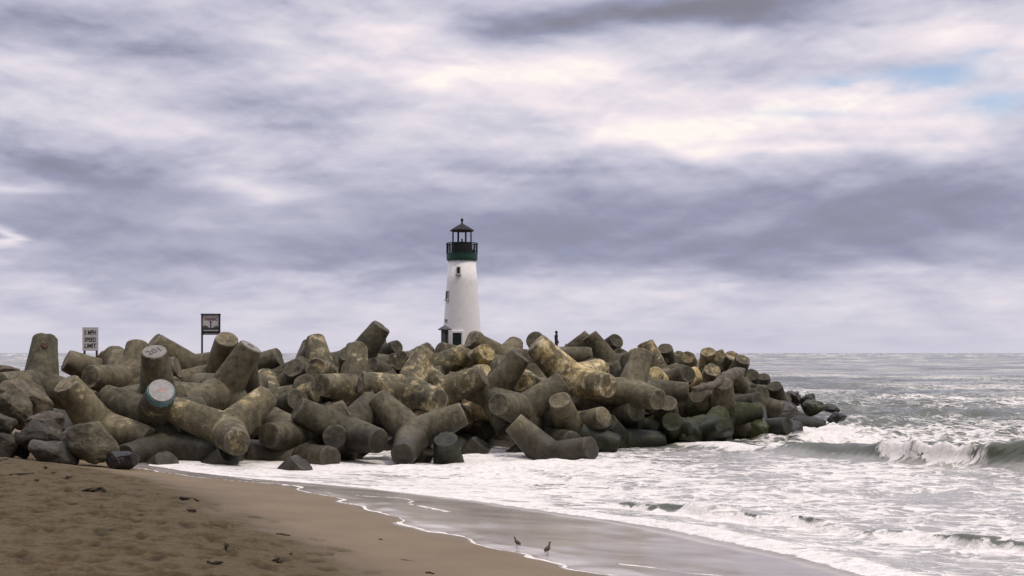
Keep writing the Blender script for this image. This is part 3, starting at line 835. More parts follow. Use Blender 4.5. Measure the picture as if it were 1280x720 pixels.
 ('stub2', (832, 540), 56, [(834, 503, 0)], (.04, .45, .85), 'square topped tetrapod stub in the dark hollow right of two round ends'),
 ('disc3', (793, 501), 56.5, [(811, 507, 1)], (.08, .15, .95), 'tetrapod with a grey brown round end, higher of the two facing discs'),
 ('disc4', (758, 521), 53, [(795, 514, 1)], (.08, .30, 1.0), 'tetrapod with a tilted oval end beside the higher grey brown disc'),
 ('dome2', (760, 523), 56.5, [(773, 497, -1)], (.06, .1, .95), 'tetrapod with a domed brown leg between the long level leg and the tilted oval end'),
 ('pinkface', (712, 536), 51, [(755, 522, 1)], (.20, .45, 1.0), 'tetrapod with a pinkish worn oval end and green underside'),
 ('darklong', (768, 546), 51, [(833, 557, 0)], (.02, .35, .55), 'dark wet tetrapod leg slanting long and low into the water'),
 ('front3', (685, 572), 47.5, [(650, 533, 1), (733, 556, 0)], (.04, .12, .98), 'front tetrapod with an oval end and a sharp wedge leg in the shallows'),
 ('tall', (684, 545), 49, [(673, 501, 0), (716, 553, 1)], (.05, .14, 1.0), 'tetrapod with a broad upright leg behind the sharp wedge leg'),
 ('disc5', (619, 486), 51, [(637, 516, 1), (646, 470, -1)], (.05, .05, .85), 'tetrapod with a dark round end hanging over the middle shallows'),
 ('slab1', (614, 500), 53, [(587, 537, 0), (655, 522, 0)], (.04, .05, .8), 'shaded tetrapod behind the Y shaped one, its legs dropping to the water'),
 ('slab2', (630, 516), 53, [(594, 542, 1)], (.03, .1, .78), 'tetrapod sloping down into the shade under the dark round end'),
 ('bar', (654, 498), 48.5, [(705, 486, 1)], (.10, .05, .95), 'tetrapod with a rising brown leg below the largest ochre one'),
 ('mossleg', (713, 541), 50, [(699, 500, 0)], (.05, .62, .9), 'tetrapod with a moss patched upright leg behind the broad upright one'),
 ('slope3', (748, 516), 54.5, [(714, 494, 0)], (.05, .1, .82), 'tetrapod sloping down right behind the pinkish oval end'),
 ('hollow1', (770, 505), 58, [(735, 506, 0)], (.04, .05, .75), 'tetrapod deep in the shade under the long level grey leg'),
 ('smalldome', (432, 558), 46.5, [(418, 546, 1)], (.05, .05, .9), 'tetrapod with a small round knob behind the half sunk light brown one'),
 ('dark2', (352, 536), 45.5, [(358, 533, -1), (330, 540, 0)], (.04, 0, .8), 'tetrapod with a short dark drum of a leg behind the half sunk light brown one'),
 ('fill1', (590, 520), 52.5, [(560, 508, 0), (602, 492, -1)], (.35, .05, .9), 'partly ochre tetrapod squeezed between the Y shaped one and the yellow stub'),
 ('fill2', (350, 515), 49, [(372, 500, 0)], (.06, 0, .8), 'tetrapod in the gap right of the ochre patched arm'),
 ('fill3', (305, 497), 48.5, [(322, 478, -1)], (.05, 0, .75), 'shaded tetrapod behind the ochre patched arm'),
]
SCALE = {'bigyellow': 1.16}
first = {}
for key, hub, d, tips, colr, label in U:
    sc = SCALE.get(key, 1.0)
    h, q, perm = fit(hub, d, tips, sc)
    first[key] = marks(h, q, perm, len(tips), sc)
for rnd in (1, 2):
    for key, hub, d, tips, colr, label in U:
        sc = SCALE.get(key, 1.0)
        seen = [p for k, m_ in first.items() if k != key for p in m_ if abs(p[0] - hub[0]) < 100 and abs(p[1] - hub[1]) < 100]
        h, q, perm = fit(hub, d, tips, sc, seen)
        first[key] = marks(h, q, perm, len(tips), sc)
        if rnd == 2: tetrapod(key, h, q, perm, colr, label, sc)

# writing and paint on the leg ends ------------------------------------------------
def leg_frame(key, i=0):
    o, perm = UNITS[key]
    return o, LEG[perm[i]]

def face_matrix(o, leg, up_world, lift):
    """local matrix on a leg end: z outwards, y as near to up_world as it goes"""
    M = o.rotation_quaternion.to_matrix()
    up = M.inverted() @ Vector(up_world)
    zax = leg.normalized(); yax = (up - zax * up.dot(zax)).normalized(); xax = yax.cross(zax)
    m3 = Matrix((xax, yax, zax)).transposed()
    return Matrix.Translation(zax * (TL + lift)) @ m3.to_4x4()

M_SCRATCH = simple_mat('scratched_dark', (.105, .096, .083), .9)
M_LITFACE = simple_mat('lit_concrete_face', (.235, .225, .20), .9, var=.22, scale=5, bump=.3)
M_WHITE_PAINT = simple_mat('white_graffiti_paint', (.33, .33, .31), .7, var=.25, scale=5)
M_TEAL = simple_mat('teal_graffiti_paint', (.10, .18, .20), .65, var=.45, scale=4)
M_RED = simple_mat('red_graffiti_paint', (.062, .018, .014), .8, var=.3)
M_PINK = simple_mat('pink_graffiti_paint', (.50, .32, .28), .7)

def disc_mesh(r, name, h=.016, n=40, wob=.02, seed=0):
    bm = bmesh.new(); rr = random.Random(seed)
    ring = [r * (1 - wob * rr.random()) for _ in range(n)]
    def R_(k, s): return (ring[k] * s * math.cos(2 * math.pi * k / n), ring[k] * s * math.sin(2 * math.pi * k / n))
    a = [bm.verts.new((*R_(k, 1.0), -.05)) for k in range(n)]
    b = [bm.verts.new((*R_(k, 1.0), h * .4)) for k in range(n)]
    c = [bm.verts.new((*R_(k, .97), h)) for k in range(n)]
    for p, q in ((a, b), (b, c)):
        for k in range(n): bm.faces.new((p[k], p[(k + 1) % n], q[(k + 1) % n], q[k]))
    bm.faces.new(c); bm.faces.new(a[::-1])
    return bm_mesh(bm, name)

for key, txt, tilt, size in (('number', '201', 24, .40), ('scratched', 'S2', 20, .36)):
    o, lg = leg_frame(key)
    dsc = link('pale_lit_face', disc_mesh(TR * .94, 'pale_lit_face', .012, seed=3), M_LITFACE, o)  # paler disc: skylight on the fresh concrete end put into its colour
    dsc.matrix_local = face_matrix(o, lg, (0, 0, 1), 0)
    w = link('written_mark', text_mesh(txt, size, .004), M_SCRATCH, o)
    w.matrix_local = face_matrix(o, lg, (-math.sin(R(tilt)), 0, math.cos(R(tilt))), .017)

def band_mesh(z0, z1, a0, a1, lift, name, n=40):
    """strip wrapped round a leg near its end"""
    bm = bmesh.new(); prev = None
    rad = lambda zz: TR * 1.02 + (TB * .955 - TR * 1.02) * (TL - .04 - zz) / (TL - .49)
    for k in range(n + 1):
        a = a0 + (a1 - a0) * k / n
        f = math.sin(math.pi * k / n) ** .35
        zlow = z1 - (z1 - z0) * f * (1 + .12 * math.sin(k * 1.7))
        col_ = []
        for zz, l in ((zlow, -.02), (zlow, lift), (z1, lift), (z1, -.02)):
            r = rad(zz) + l
            col_.append(bm.verts.new((r * math.cos(a), r * math.sin(a), zz)))
        if prev:
            for i in range(4):
                bm.faces.new((prev[i], prev[(i + 1) % 4], col_[(i + 1) % 4], col_[i]))
        else: bm.faces.new(col_[::-1])
        prev = col_
    bm.faces.new(prev)
    return bm_mesh(bm, name)

o, lg = leg_frame('teal')
dsc = link('painted_face', disc_mesh(TR * .96, 'painted_face', .014, seed=8), M_WHITE_PAINT, o)
dsc.matrix_local = face_matrix(o, lg, (0, 0, 1), 0)
dsc['label'] = 'leg end painted white'
bnd = link('painted_band', band_mesh(TL - .30, TL - .03, R(150), R(395), .014, 'painted_band'), M_TEAL, o)
bnd.matrix_local = face_matrix(o, lg, (0, 0, 1), -TL)
bnd['label'] = 'teal painted band round the rim'
w = link('scribble', text_mesh('SB', .24, .004), M_PINK, o)
w.matrix_local = face_matrix(o, lg, (.2, 0, 1), .018)
w['label'] = 'faint pink scribble'

# the heart, bent round the upright leg
o, lg = leg_frame('heart')
Mh = o.rotation_quaternion.to_matrix()
tocam = (Vector(cam.location) - o.location).normalized()
xl = Mh.inverted() @ tocam; xl = (xl - lg * xl.dot(lg)).normalized(); yl = lg.cross(xl)
bm = bmesh.new()
def cone_pt(a, zz, lift):
    r = TR * 1.02 + (TB * .955 - TR * 1.02) * (TL - .04 - zz) / (TL - .49) + lift
    return lg * zz + (xl * math.cos(a) + yl * math.sin(a)) * r
outl = []
for k in range(36):
    s = 2 * math.pi * k / 36
    hx, hy = 16 * math.sin(s) ** 3, 13 * math.cos(s) - 5 * math.cos(2 * s) - 2 * math.cos(3 * s) - math.cos(4 * s)
    outl.append((hx / 16 * .13, hy / 16 * .16))
top_ = [bm.verts.new(cone_pt(hx / .52 + .02, TL - .60 + hy, .045)) for hx, hy in outl]
bot_ = [bm.verts.new(cone_pt(hx / .52 + .02, TL - .58 + hy, -.02)) for hx, hy in outl]
ct = bm.verts.new(cone_pt(.02, TL - .62, .045))
for k in range(36):
    j = (k + 1) % 36
    bm.faces.new((top_[k], top_[j], ct)); bm.faces.new((top_[k], bot_[k], bot_[j], top_[j]))
link('painted_heart', bm_mesh(bm, 'painted_heart'), M_RED, o)

# units further in, seen only in the gaps ------------------------------------------
fr = random.Random(21)
allm = [p for m_ in first.values() for p in m_]
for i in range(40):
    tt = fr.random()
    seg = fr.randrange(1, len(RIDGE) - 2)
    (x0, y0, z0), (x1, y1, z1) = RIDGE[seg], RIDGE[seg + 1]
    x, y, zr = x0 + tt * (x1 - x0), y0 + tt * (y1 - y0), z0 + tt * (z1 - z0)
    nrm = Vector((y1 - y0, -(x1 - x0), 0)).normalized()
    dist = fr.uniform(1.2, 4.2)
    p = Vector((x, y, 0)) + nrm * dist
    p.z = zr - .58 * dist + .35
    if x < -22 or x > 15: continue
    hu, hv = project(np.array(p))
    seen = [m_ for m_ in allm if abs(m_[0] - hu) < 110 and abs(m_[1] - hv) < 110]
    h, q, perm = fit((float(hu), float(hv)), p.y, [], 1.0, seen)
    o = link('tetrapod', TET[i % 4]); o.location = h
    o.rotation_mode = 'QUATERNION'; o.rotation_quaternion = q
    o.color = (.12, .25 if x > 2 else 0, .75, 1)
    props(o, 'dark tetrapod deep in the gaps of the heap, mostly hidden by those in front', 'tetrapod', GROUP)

# ------------------------------------------------------------------ boulders
def rock_mat():
    m, t, bs = new_mat('boulder_stone')
    g = t.node('ShaderNodeNewGeometry'); pos = g.outputs['Position']
    oi = t.node('ShaderNodeObjectInfo')
    a = t.noise(pos, 1.6, 7, .65, .4); b_ = t.noise(pos, 9, 5, .65)
    col = t.mix(t.step(t.add(t.mul(a, .7), t.mul(b_, .3)), .36, .64), (.42, .40, .37), (1.25, 1.2, 1.12))
    col = t.mix(1.0, col, oi.outputs['Color'], 'MULTIPLY')
    w = t.step(t.noise(pos, 1.0, 6, .7, .6), .56, .66)
    col = t.mix(t.mul(w, .35), col, (.26, .21, .12))
    t.put(bs.inputs['Base Color'], col)
    wetm = t.mul(t.step(oi.outputs['Alpha'], .9, .2), .55)
    t.put(bs.inputs['Roughness'], t.sub(.9, wetm))
    bs.inputs['Specular IOR Level'].default_value = .4
    t.put(bs.inputs['Normal'], t.bump(t.add(a, t.mul(b_, .4)), .8, .12))
    return m
ROCK = rock_mat()

def boulder_mesh(seed, w, dpt, h, rough=.10, npt=15):
    rr = random.Random(seed)
    bm = bmesh.new()
    for _ in range(npt):
        v = Vector((rr.gauss(0, 1), rr.gauss(0, 1), rr.gauss(0, 1))).normalized()
        s = rr.uniform(.88, 1.08)
        bm.verts.new((v.x * s, v.y * s, v.z * s))
    bmesh.ops.convex_hull(bm, input=bm.verts)
    bmesh.ops.delete(bm, geom=[v for v in bm.verts if not v.link_faces], context='VERTS')
    bmesh.ops.triangulate(bm, faces=bm.faces)
    for it in range(4):
        bmesh.ops.subdivide_edges(bm, edges=bm.edges, cuts=1, use_grid_fill=True)
        if it in (1, 2): bmesh.ops.smooth_vert(bm, verts=bm.verts, factor=.35, use_axis_x=True, use_axis_y=True, use_axis_z=True)
        bmesh.ops.triangulate(bm, faces=bm.faces)
    lo = [min(v.co[i] for v in bm.verts) for i in range(3)]; hi = [max(v.co[i] for v in bm.verts) for i in range(3)]
    S_ = (w, dpt, h)
    off_ = Vector((seed * 3.3, seed * 1.7, 0))
    for v in bm.verts:
        v.co = Vector([((v.co[i] - lo[i]) / (hi[i] - lo[i]) - .5) * S_[i] for i in range(3)])
    bm.normal_update()
    for v in bm.verts:
        p = v.co
        v.co = p + v.normal * (mnoise.fractal(p * (2.2 / max(S_)) + off_, .9, 2.1, 5) * rough * min(S_))
    me = bm_mesh(bm, 'boulder', smooth=False)
    me.polygons.foreach_set('use_smooth', [True] * len(me.polygons))
    me.materials.append(ROCK)
    return me

TAN, OLV, GRY, DRK, PNK = (.135, .118, .082), (.112, .103, .072), (.085, .081, .07), (.05, .046, .038), (.115, .10, .083)
BLK = (.022, .022, .021)
B = [  # pixel box, distance, colour, wet, seed, roll, label
 ((-14, 468, 66, 534), 42.5, TAN, 1, 3, 6, 'big flat topped boulder with a pale tan upper ledge at the landward end'),
 ((-6, 480, 42, 532), 40.8, OLV, 1, 5, 0, 'rounded olive brown boulder under the pale tan ledge'),
 ((-10, 514, 20, 548), 39.8, GRY, 1, 7, 0, 'grey boulder at the very edge of the view, below the olive brown one'),
 ((36, 513, 80, 550), 39.6, PNK, 1, 9, -12, 'pinkish boulder with a lit tip, leaning against the cream flanked tetrapod'),
 ((22, 528, 84, 572), 39.0, DRK, 1, 11, 26, 'dark slanting slab of rock above the sand'),
 ((36, 552, 98, 584), 38.2, GRY, 1, 13, 20, 'grey wedge of rock sunk in the sand at the foot of the slab'),
 ((76, 526, 150, 577), 38.6, OLV, 1, 36, 0, 'big rounded olive boulder standing on the sand'),
 ((-10, 541, 22, 573), 38.8, DRK, 1, 17, 0, 'dark boulder on the sand at the very edge of the view'),
 ((14, 540, 36, 572), 39.2, GRY, 1, 19, 0, 'small grey boulder in the shade beside the slanting slab'),
 ((60, 520, 82, 545), 40.5, DRK, 1, 23, 0, 'dark boulder in the shadow gap left of the big olive boulder'),
 ((131, 564, 170, 588), 37.8, BLK, 0, 29, 0, 'wet black boulder alone at the top of the beach'),
 ((-8, 456, 22, 474), 47, TAN, 1, 31, 0, 'tan boulder on top of the ledge, against the sea horizon'),
 ((124, 438, 160, 462), 60, (.19, .155, .085), 1, 37, 8, 'yellowish boulder on the skyline right of the speed limit sign'),
 ((980, 488, 1003, 506), 78, DRK, 0, 41, 0, 'dark wet rock nearest the last tetrapod stub'),
 ((999, 491, 1021, 508), 77, BLK, 0, 43, 0, 'domed black rock in the surf, tallest of the seaward rocks'),
 ((1003, 499, 1030, 519), 74, (.05, .052, .025), 0, 47, 0, 'black rock with an olive green flat top in the surf'),
 ((1027, 504, 1050, 515), 75, BLK, 0, 53, 10, 'low black rock sloping seaward behind the white wash'),
 ((1034, 515, 1058, 529), 70, BLK, 0, 59, 0, 'outermost black rock, alone in the swirling foam'),
 ((958, 501, 992, 524), 67, DRK, 0, 61, 0, 'dark ragged rock under the last tetrapod stub'),
 ((922, 523, 985, 552), 60.5, (.055, .065, .02), 0, 67, 4, 'low green rock washed by foam below the brown stub'),
 ((968, 524, 1004, 545), 62, BLK, 0, 71, 14, 'flat black rock dipping into the foam beside the low green rock'),
]
for (u0, v0, u1, v1), d, colr, wt, seed, roll, label in B:
    w_, h_ = (u1 - u0) * d / F, (v1 - v0) * d / F
    o = link('boulder', boulder_mesh(seed, w_ * 1.03, w_ * .85, h_ * 1.08))
    o.location = at((u0 + u1) / 2, (v0 + v1) / 2 + (v1 - v0) * .03, d)
    o.rotation_euler = (0, R(roll), 0)
    o.color = (*colr, wt)
    props(o, label, 'rock', 'loose boulders round the breakwater')

# ------------------------------------------------------------------ driftwood log
M_LOG = simple_mat('driftwood_grey_pink', (.10, .083, .062), .9, var=.6, scale=3, bump=.5)
M_STICK = simple_mat('wet_driftwood_brown', (.035, .024, .016), .9, var=.4, scale=14, bump=.4)
M_KELP = simple_mat('dry_kelp', (.042, .033, .016), .85, var=.4, scale=20, bump=.4)
dl = 58.5
bm = bmesh.new()
pl = [at(862, 486, dl - 2), at(872, 486, dl - 1.6), at(884, 484, dl - 1), at(897, 479, dl), at(906, 473, dl + .6), at(914, 469, dl + 1.3), at(928, 464, dl + 3)]
pl = [p.lerp(r_, f) for p, r_ in zip(pl, pl[1:]) for f in (0, .33, .66)] + [pl[-1]]
lr_ = [.06, .10, .12, .13, .15, .16, .17, .18, .19, .21, .24, .27, .29, .31, .30, .29, .30, .27, .20]
add_tube(bm, pl, lr_, 16)
for v in bm.verts: v.co += Vector((mnoise.noise(v.co * 3.5), mnoise.noise(v.co * 3.5 + Vector((9, 0, 0))), mnoise.noise(v.co * 3.5 + Vector((0, 9, 0))))) * .085
props(link('driftwood_log', bm_mesh(bm, 'driftwood_log', True), M_LOG), 'bent pinkish grey driftwood log caught on the tetrapods', 'log')

# ------------------------------------------------------------------ lighthouse
DL = 105.0
K = DL / F                                            # metres per pixel there
LX = (577.5 - CU) * K
LZ = lambda v: CH + (HV - v) * K
GZ0 = 3.85
M_LW = simple_mat('white_tower_paint', (.89, .87, .845), .6, var=.05, scale=2.5, bump=.3)
_t = NT(M_LW.node_tree)
_b = _t.n['Principled BSDF']; _src = _b.inputs['Base Color'].links[0].from_socket
_x, _y, _z = _t.sep(_t.node('ShaderNodeTexCoord').outputs['Object'])
_run = _t.noise(_t.comb(_t.mul(_x, 5.0), _t.mul(_y, 5.0), _t.mul(_z, .35)), 1.0, 6, .65)
_grime = _t.noise(_t.comb(_x, _y, _z), .9, 6, .65)
_t.put(_b.inputs['Base Color'], _t.mix(_t.mul(_t.step(_t.add(_t.mul(_run, .7), _t.mul(_grime, .3)), .52, .72), .28), _src, (.52, .45, .36)))
M_GRN = simple_mat('dark_green_paint', (.006, .056, .033), .5, var=.25, scale=2)
M_BLKM = simple_mat('black_iron', (.008, .009, .010), .75, var=.3)
M_ROOF = simple_mat('dark_brown_roof', (.018, .015, .014), .85, var=.3)
M_DKG = simple_mat('dark_green_door', (.010, .024, .022), .5, var=.3)
M_GLS = simple_mat('dark_window_glass', (.015, .017, .02), .1, var=.1, bump=0)
M_STONE = simple_mat('sill_stone', (.45, .42, .38), .8)
M_GREYM = simple_mat('grey_galvanised', (.22, .22, .23), .5, .4)
M_WOODG = simple_mat('grey_weathered_boards', (.105, .10, .105), .85, var=.3, scale=3)

lh = empty('lighthouse', (LX, DL, GZ0))
props(lh, 'white tapered lighthouse with a green gallery and black open lantern on the breakwater', 'lighthouse')
HT = LZ(324.5) - GZ0
Rb, Rt = 25.6 * K, 17.2 * K
bm = bmesh.new()
add_lathe(bm, [(Rb * 1.0, -.6), (Rb, 0), (Rb * .75 + Rt * .25, HT * .25), (Rb * .49 + Rt * .51, HT * .5), (Rb * .24 + Rt * .76, HT * .75), (Rt, HT)], 72)
tower = link('tower', bm_mesh(bm, 'tower', True), M_LW, lh)
zz = lambda v: LZ(v) - GZ0
bm = bmesh.new()
add_lathe(bm, [(Rt * 1.02, zz(326.2)), (19.0 * K, zz(325.2)), (19.4 * K, zz(323.8)), (19.4 * K, zz(318.0)), (19.7 * K, zz(317.6)), (19.7 * K, zz(317.0))], 64)
link('gallery_band', bm_mesh(bm, 'gallery_band'), M_GRN, lh)
# railing: top and bottom rail, bars
rl = empty('railing', (0, 0, 0)); rl.parent = lh
bm = bmesh.new()
rr_ = 19.3 * K
def ring_tube(bm, r, z, t_, n=64, m=6):
    vs_ = []
    for i in range(n):
        a = 2 * math.pi * i / n
        vs_.append([bm.verts.new(((r + t_ * math.cos(2 * math.pi * k / m)) * math.cos(a), (r + t_ * math.cos(2 * math.pi * k / m)) * math.sin(a), z + t_ * math.sin(2 * math.pi * k / m))) for k in range(m)])
    for i in range(n):
        for k in range(m):
            bm.faces.new((vs_[i][k], vs_[(i + 1) % n][k], vs_[(i + 1) % n][(k + 1) % m], vs_[i][(k + 1) % m]))
ring_tube(bm, rr_, zz(304.5), .045)
link('top_rail', bm_mesh(bm, 'top_rail'), M_BLKM, rl)
bm = bmesh.new()
for k in range(1, 9): ring_tube(bm, rr_, zz(304.5 + k * 1.4), .016)
link('wire', bm_mesh(bm, 'wire'), M_BLKM, rl)
for k in range(24):
    a = 2 * math.pi * (k + .5) / 24
    bm = bmesh.new()
    add_box(bm, (0, 0, (zz(304.5) + zz(317)) / 2), (.05, .05, zz(304.5) - zz(317)))
    p = link('railing_post', bm_mesh(bm, 'railing_post'), M_BLKM, rl)
    p.location = (rr_ * math.cos(a), rr_ * math.sin(a), 0); p.rotation_euler = (0, 0, a)
bm = bmesh.new()
add_lathe(bm, [(12.4 * K, zz(317.2)), (12.4 * K, zz(304.2)), (12.9 * K, zz(304.0)), (12.9 * K, zz(303.2)), (11.4 * K, zz(303.0))], 10)
link('lantern_base', bm_mesh(bm, 'lantern_base'), M_BLKM, lh)
for k in range(8):
    a = 2 * math.pi * (k + .5) / 8
    bm = bmesh.new()
    add_box(bm, (0, 0, (zz(303.2) + zz(288.5)) / 2), (.075, .075, zz(288.5) - zz(303.2)))
    p = link('lantern_post', bm_mesh(bm, 'lantern_post'), M_BLKM, lh)
    p.location = (12.2 * K * math.cos(a), 12.2 * K * math.sin(a), 0); p.rotation_euler = (0, 0, a)
bm = bmesh.new()
add_lathe(bm, [(12.0 * K, zz(289.4)), (14.7 * K, zz(289.2)), (15.1 * K, zz(288.4)), (14.7 * K, zz(287.6)), (10.2 * K, zz(284.6)), (5.0 * K, zz(281.6)), (1.6 * K, zz(279.9))], 8)
roof = link('roof', bm_mesh(bm, 'roof'), M_ROOF, lh)
bm = bmesh.new()
add_lathe(bm, [(1.7 * K, zz(280.2)), (1.1 * K, zz(279.0)), (.95 * K, zz(277)), (1.7 * K, zz(276.0)), (1.9 * K, zz(275)), (1.5 * K, zz(273.8)), (.4 * K, zz(273.0)), (.18 * K, zz(271.0))], 20)
link('finial', bm_mesh(bm, 'finial', True), M_BLKM, roof)
bm = bmesh.new()
add_lathe(bm, [(1.3 * K, zz(303.4)), (1.3 * K, zz(301.5)), (.9 * K, zz(301.2)), (.9 * K, zz(299.4)), (1.25 * K, zz(299.0)), (.7 * K, zz(298.2))], 16)
link('beacon_lamp', bm_mesh(bm, 'beacon_lamp', True), M_BLKM, lh)
bm = bmesh.new()                                       # fog signal standing on the gallery
add_lathe(bm, [(1.4 * K, 0), (1.9 * K, 1.6 * K), (1.9 * K, 3.4 * K), (.6 * K, 4.6 * K)], 16)
add_box(bm, (2.4 * K, 0, 1.9 * K), (2.6 * K, .06, .05))
fh = link('fog_signal', bm_mesh(bm, 'fog_signal'), M_BLKM, lh); fh.location = (14.9 * K, -8 * K, zz(316.9))

def tower_r(z): return Rb + (Rt - Rb) * max(0, z) / HT
def on_tower(ang, z, lift=0.0):
    r = tower_r(z) + lift
    return Vector((r * math.sin(ang), -r * math.cos(ang), z))
def window(name, ang, v0, v1, wpx, frame=True):
    zc_ = (zz(v0) + zz(v1)) / 2; h_ = zz(v0) - zz(v1); w_ = wpx * K
    wn = empty(name, on_tower(ang, zc_)); wn.parent = lh
    wn.rotation_euler = (R(-3.4), 0, ang)
    bm = bmesh.new(); add_box(bm, (0, -.015, 0), (w_, .06, h_))
    link('pane', bm_mesh(bm, 'pane'), M_GLS, wn)
    bm = bmesh.new()
    f_ = .07
    for sx in (-1, 1): add_box(bm, (sx * (w_ / 2 + f_ / 2), -.02, 0), (f_, .10, h_ + 2 * f_))
    for sz in (-1, 1): add_box(bm, (0, -.022, sz * (h_ / 2 + f_ / 2)), (w_, .10, f_))
    link('frame', bm_mesh(bm, 'frame'), M_STONE if frame else M_LW, wn)
    bm = bmesh.new(); add_box(bm, (0, -.05, -h_ / 2 - f_ - .05), (w_ + .26, .20, .08))
    link('sill', bm_mesh(bm, 'sill'), M_STONE, wn)
    return wn
ang_of = lambda u, v: math.asin(max(-.97, min(.97, (u - 577.5) * K / tower_r(zz(v)))))
window('window', ang_of(574, 339), 335.5, 343.0, 3.2)
window('window', ang_of(559.9, 369), 365.0, 374.0, 5.0)
bm = bmesh.new(); add_box(bm, (0, -.03, 0), (3.6 * K, .14, 3.6 * K), bev=.03)
vn = link('vent', bm_mesh(bm, 'vent'), M_GREYM, lh); vn.location = on_tower(ang_of(558.6, 401), zz(401)); vn.rotation_euler = (R(-3.4), 0, ang_of(558.6, 401))
dr = empty('door', on_tower(ang_of(572.8, 424), 0.0)); dr.parent = lh
dz0, dz1 = zz(433.0), zz(416.5)
dr.rotation_euler = (R(-3.4), 0, ang_of(572.8, 424))
bm = bmesh.new(); add_box(bm, (0, -.03, (dz0 + dz1) / 2), (11.2 * K, .16, dz1 - dz0), bev=.02)
for k in (-1, 1):
    add_box(bm, (k * 2.7 * K, -.115, (dz0 + dz1) / 2 + .25), (4.0 * K, .03, .5 * (dz1 - dz0) * .8)); 
link('door_leaf', bm_mesh(bm, 'door_leaf'), M_DKG, dr)
bm = bmesh.new()
for sx in (-1, 1): add_box(bm, (sx * (5.6 * K + .07), -.03, (dz0 + dz1) / 2), (.14, .22, dz1 - dz0 + .28))
add_box(bm, (0, -.032, dz1 + .07), (11.2 * K, .22, .14))
link('door_frame', bm_mesh(bm, 'door_frame'), M_LW, dr)

# small roofed hut beside the tower
hut = empty('hut', ((556.0 - CU) * (DL - 2.5) / F, DL - 2.5, GZ0))
props(hut, 'narrow dark grey hut with a pitched roof at the left foot of the lighthouse', 'hut')
k2 = (DL - 2.5) / F; hz = lambda v: CH + (HV - v) * k2 - GZ0
hut.rotation_euler = (0, 0, R(38))
bm = bmesh.new(); add_box(bm, (0, 0, (hz(411.5) - .3) / 2), (7.0 * k2, 6.4 * k2, hz(411.5) + .3), bev=.01)
for k in range(-3, 4): add_box(bm, (k * k2, -3.22 * k2, hz(411.5) / 2), (.012, .02, hz(411.5)))
link('wall', bm_mesh(bm, 'wall'), M_WOODG, hut)
bm = bmesh.new()
e_, ap = 5.9 * k2, hz(406.6)
lz_ = hz(412.6)
base_ = [bm.verts.new(p) for p in ((-e_, -e_, lz_), (e_, -e_, lz_), (e_, e_, lz_), (-e_, e_, lz_))]
up_ = [bm.verts.new((p.co.x, p.co.y, lz_ + .10)) for p in base_]
r0, r1 = bm.verts.new((0, -1.6 * k2, ap)), bm.verts.new((0, 1.6 * k2, ap))
bm.faces.new(base_[::-1])
for i in range(4): bm.faces.new((base_[i], base_[(i + 1) % 4], up_[(i + 1) % 4], up_[i]))
bm.faces.new((up_[0], up_[1], r0)); bm.faces.new((up_[2], up_[3], r1))
bm.faces.new((up_[1], up_[2], r1, r0)); bm.faces.new((up_[3], up_[0], r0, r1))
link('roof', bm_mesh(bm, 'roof'), M_WOODG, hut)
bm = bmesh.new(); add_box(bm, (0, -3.3 * k2, hz(411.5) * .45), (3.0 * k2, .03, hz(411.5) * .8))
link('door', bm_mesh(bm, 'door'), M_ROOF, hut)

# ------------------------------------------------------------------ signs
M_SIGNW = simple_mat('sign_white', (.66, .64, .64), .6, var=.08, scale=3, bump=.05)
M_SIGNB = simple_mat('sign_black', (.025, .022, .022), .6)
M_POST = simple_mat('dark_steel_post', (.045, .047, .065), .6)
M_TIMB = simple_mat('dark_timber', (.035, .028, .026), .85)
M_SIGNR = simple_mat('sign_red', (.16, .02, .03), .6)
M_PICG = simple_mat('sign_grey_green', (.10, .11, .10), .7)

DS = 57.0; ks = DS / F
sg = empty('speed_sign', at(113, 470, DS))
props(sg, 'white speed limit sign reading 5 MPH SPEED LIMIT on two posts behind the tetrapods', 'sign')
sy = lambda v: (470 - v) * ks
bm = bmesh.new(); add_box(bm, (0, 0, (sy(409) + sy(438.5)) / 2), (19.6 * ks, .03, sy(409) - sy(438.5)), bev=.008)
brd = link('board', bm_mesh(bm, 'board'), M_SIGNW, sg)
for txt, v, s_ in (('5 MPH', 416.0, 5.9), ('SPEED', 424.8, 5.5), ('LIMIT', 432.4, 5.5)):
    me = text_mesh(txt, s_ * ks * 1.36, .002)
    o = link('lettering', me, M_SIGNB, brd); o.location = (0, -.019, sy(v)); o.rotation_euler = (R(90), 0, 0)
    wv = max(v_.co.x for v_ in me.vertices) - min(v_.co.x for v_ in me.vertices)
    o.scale = (14.2 * ks / wv, 1, 1)
for sx in (-7.6, 7.4):
    bm = bmesh.new(); add_box(bm, (sx * ks, .055, (sy(410) - .6) / 2), (.085, .07, sy(410) + .6))
    link('post', bm_mesh(bm, 'post'), M_POST, sg)
sg.rotation_euler = (0, 0, R(3))

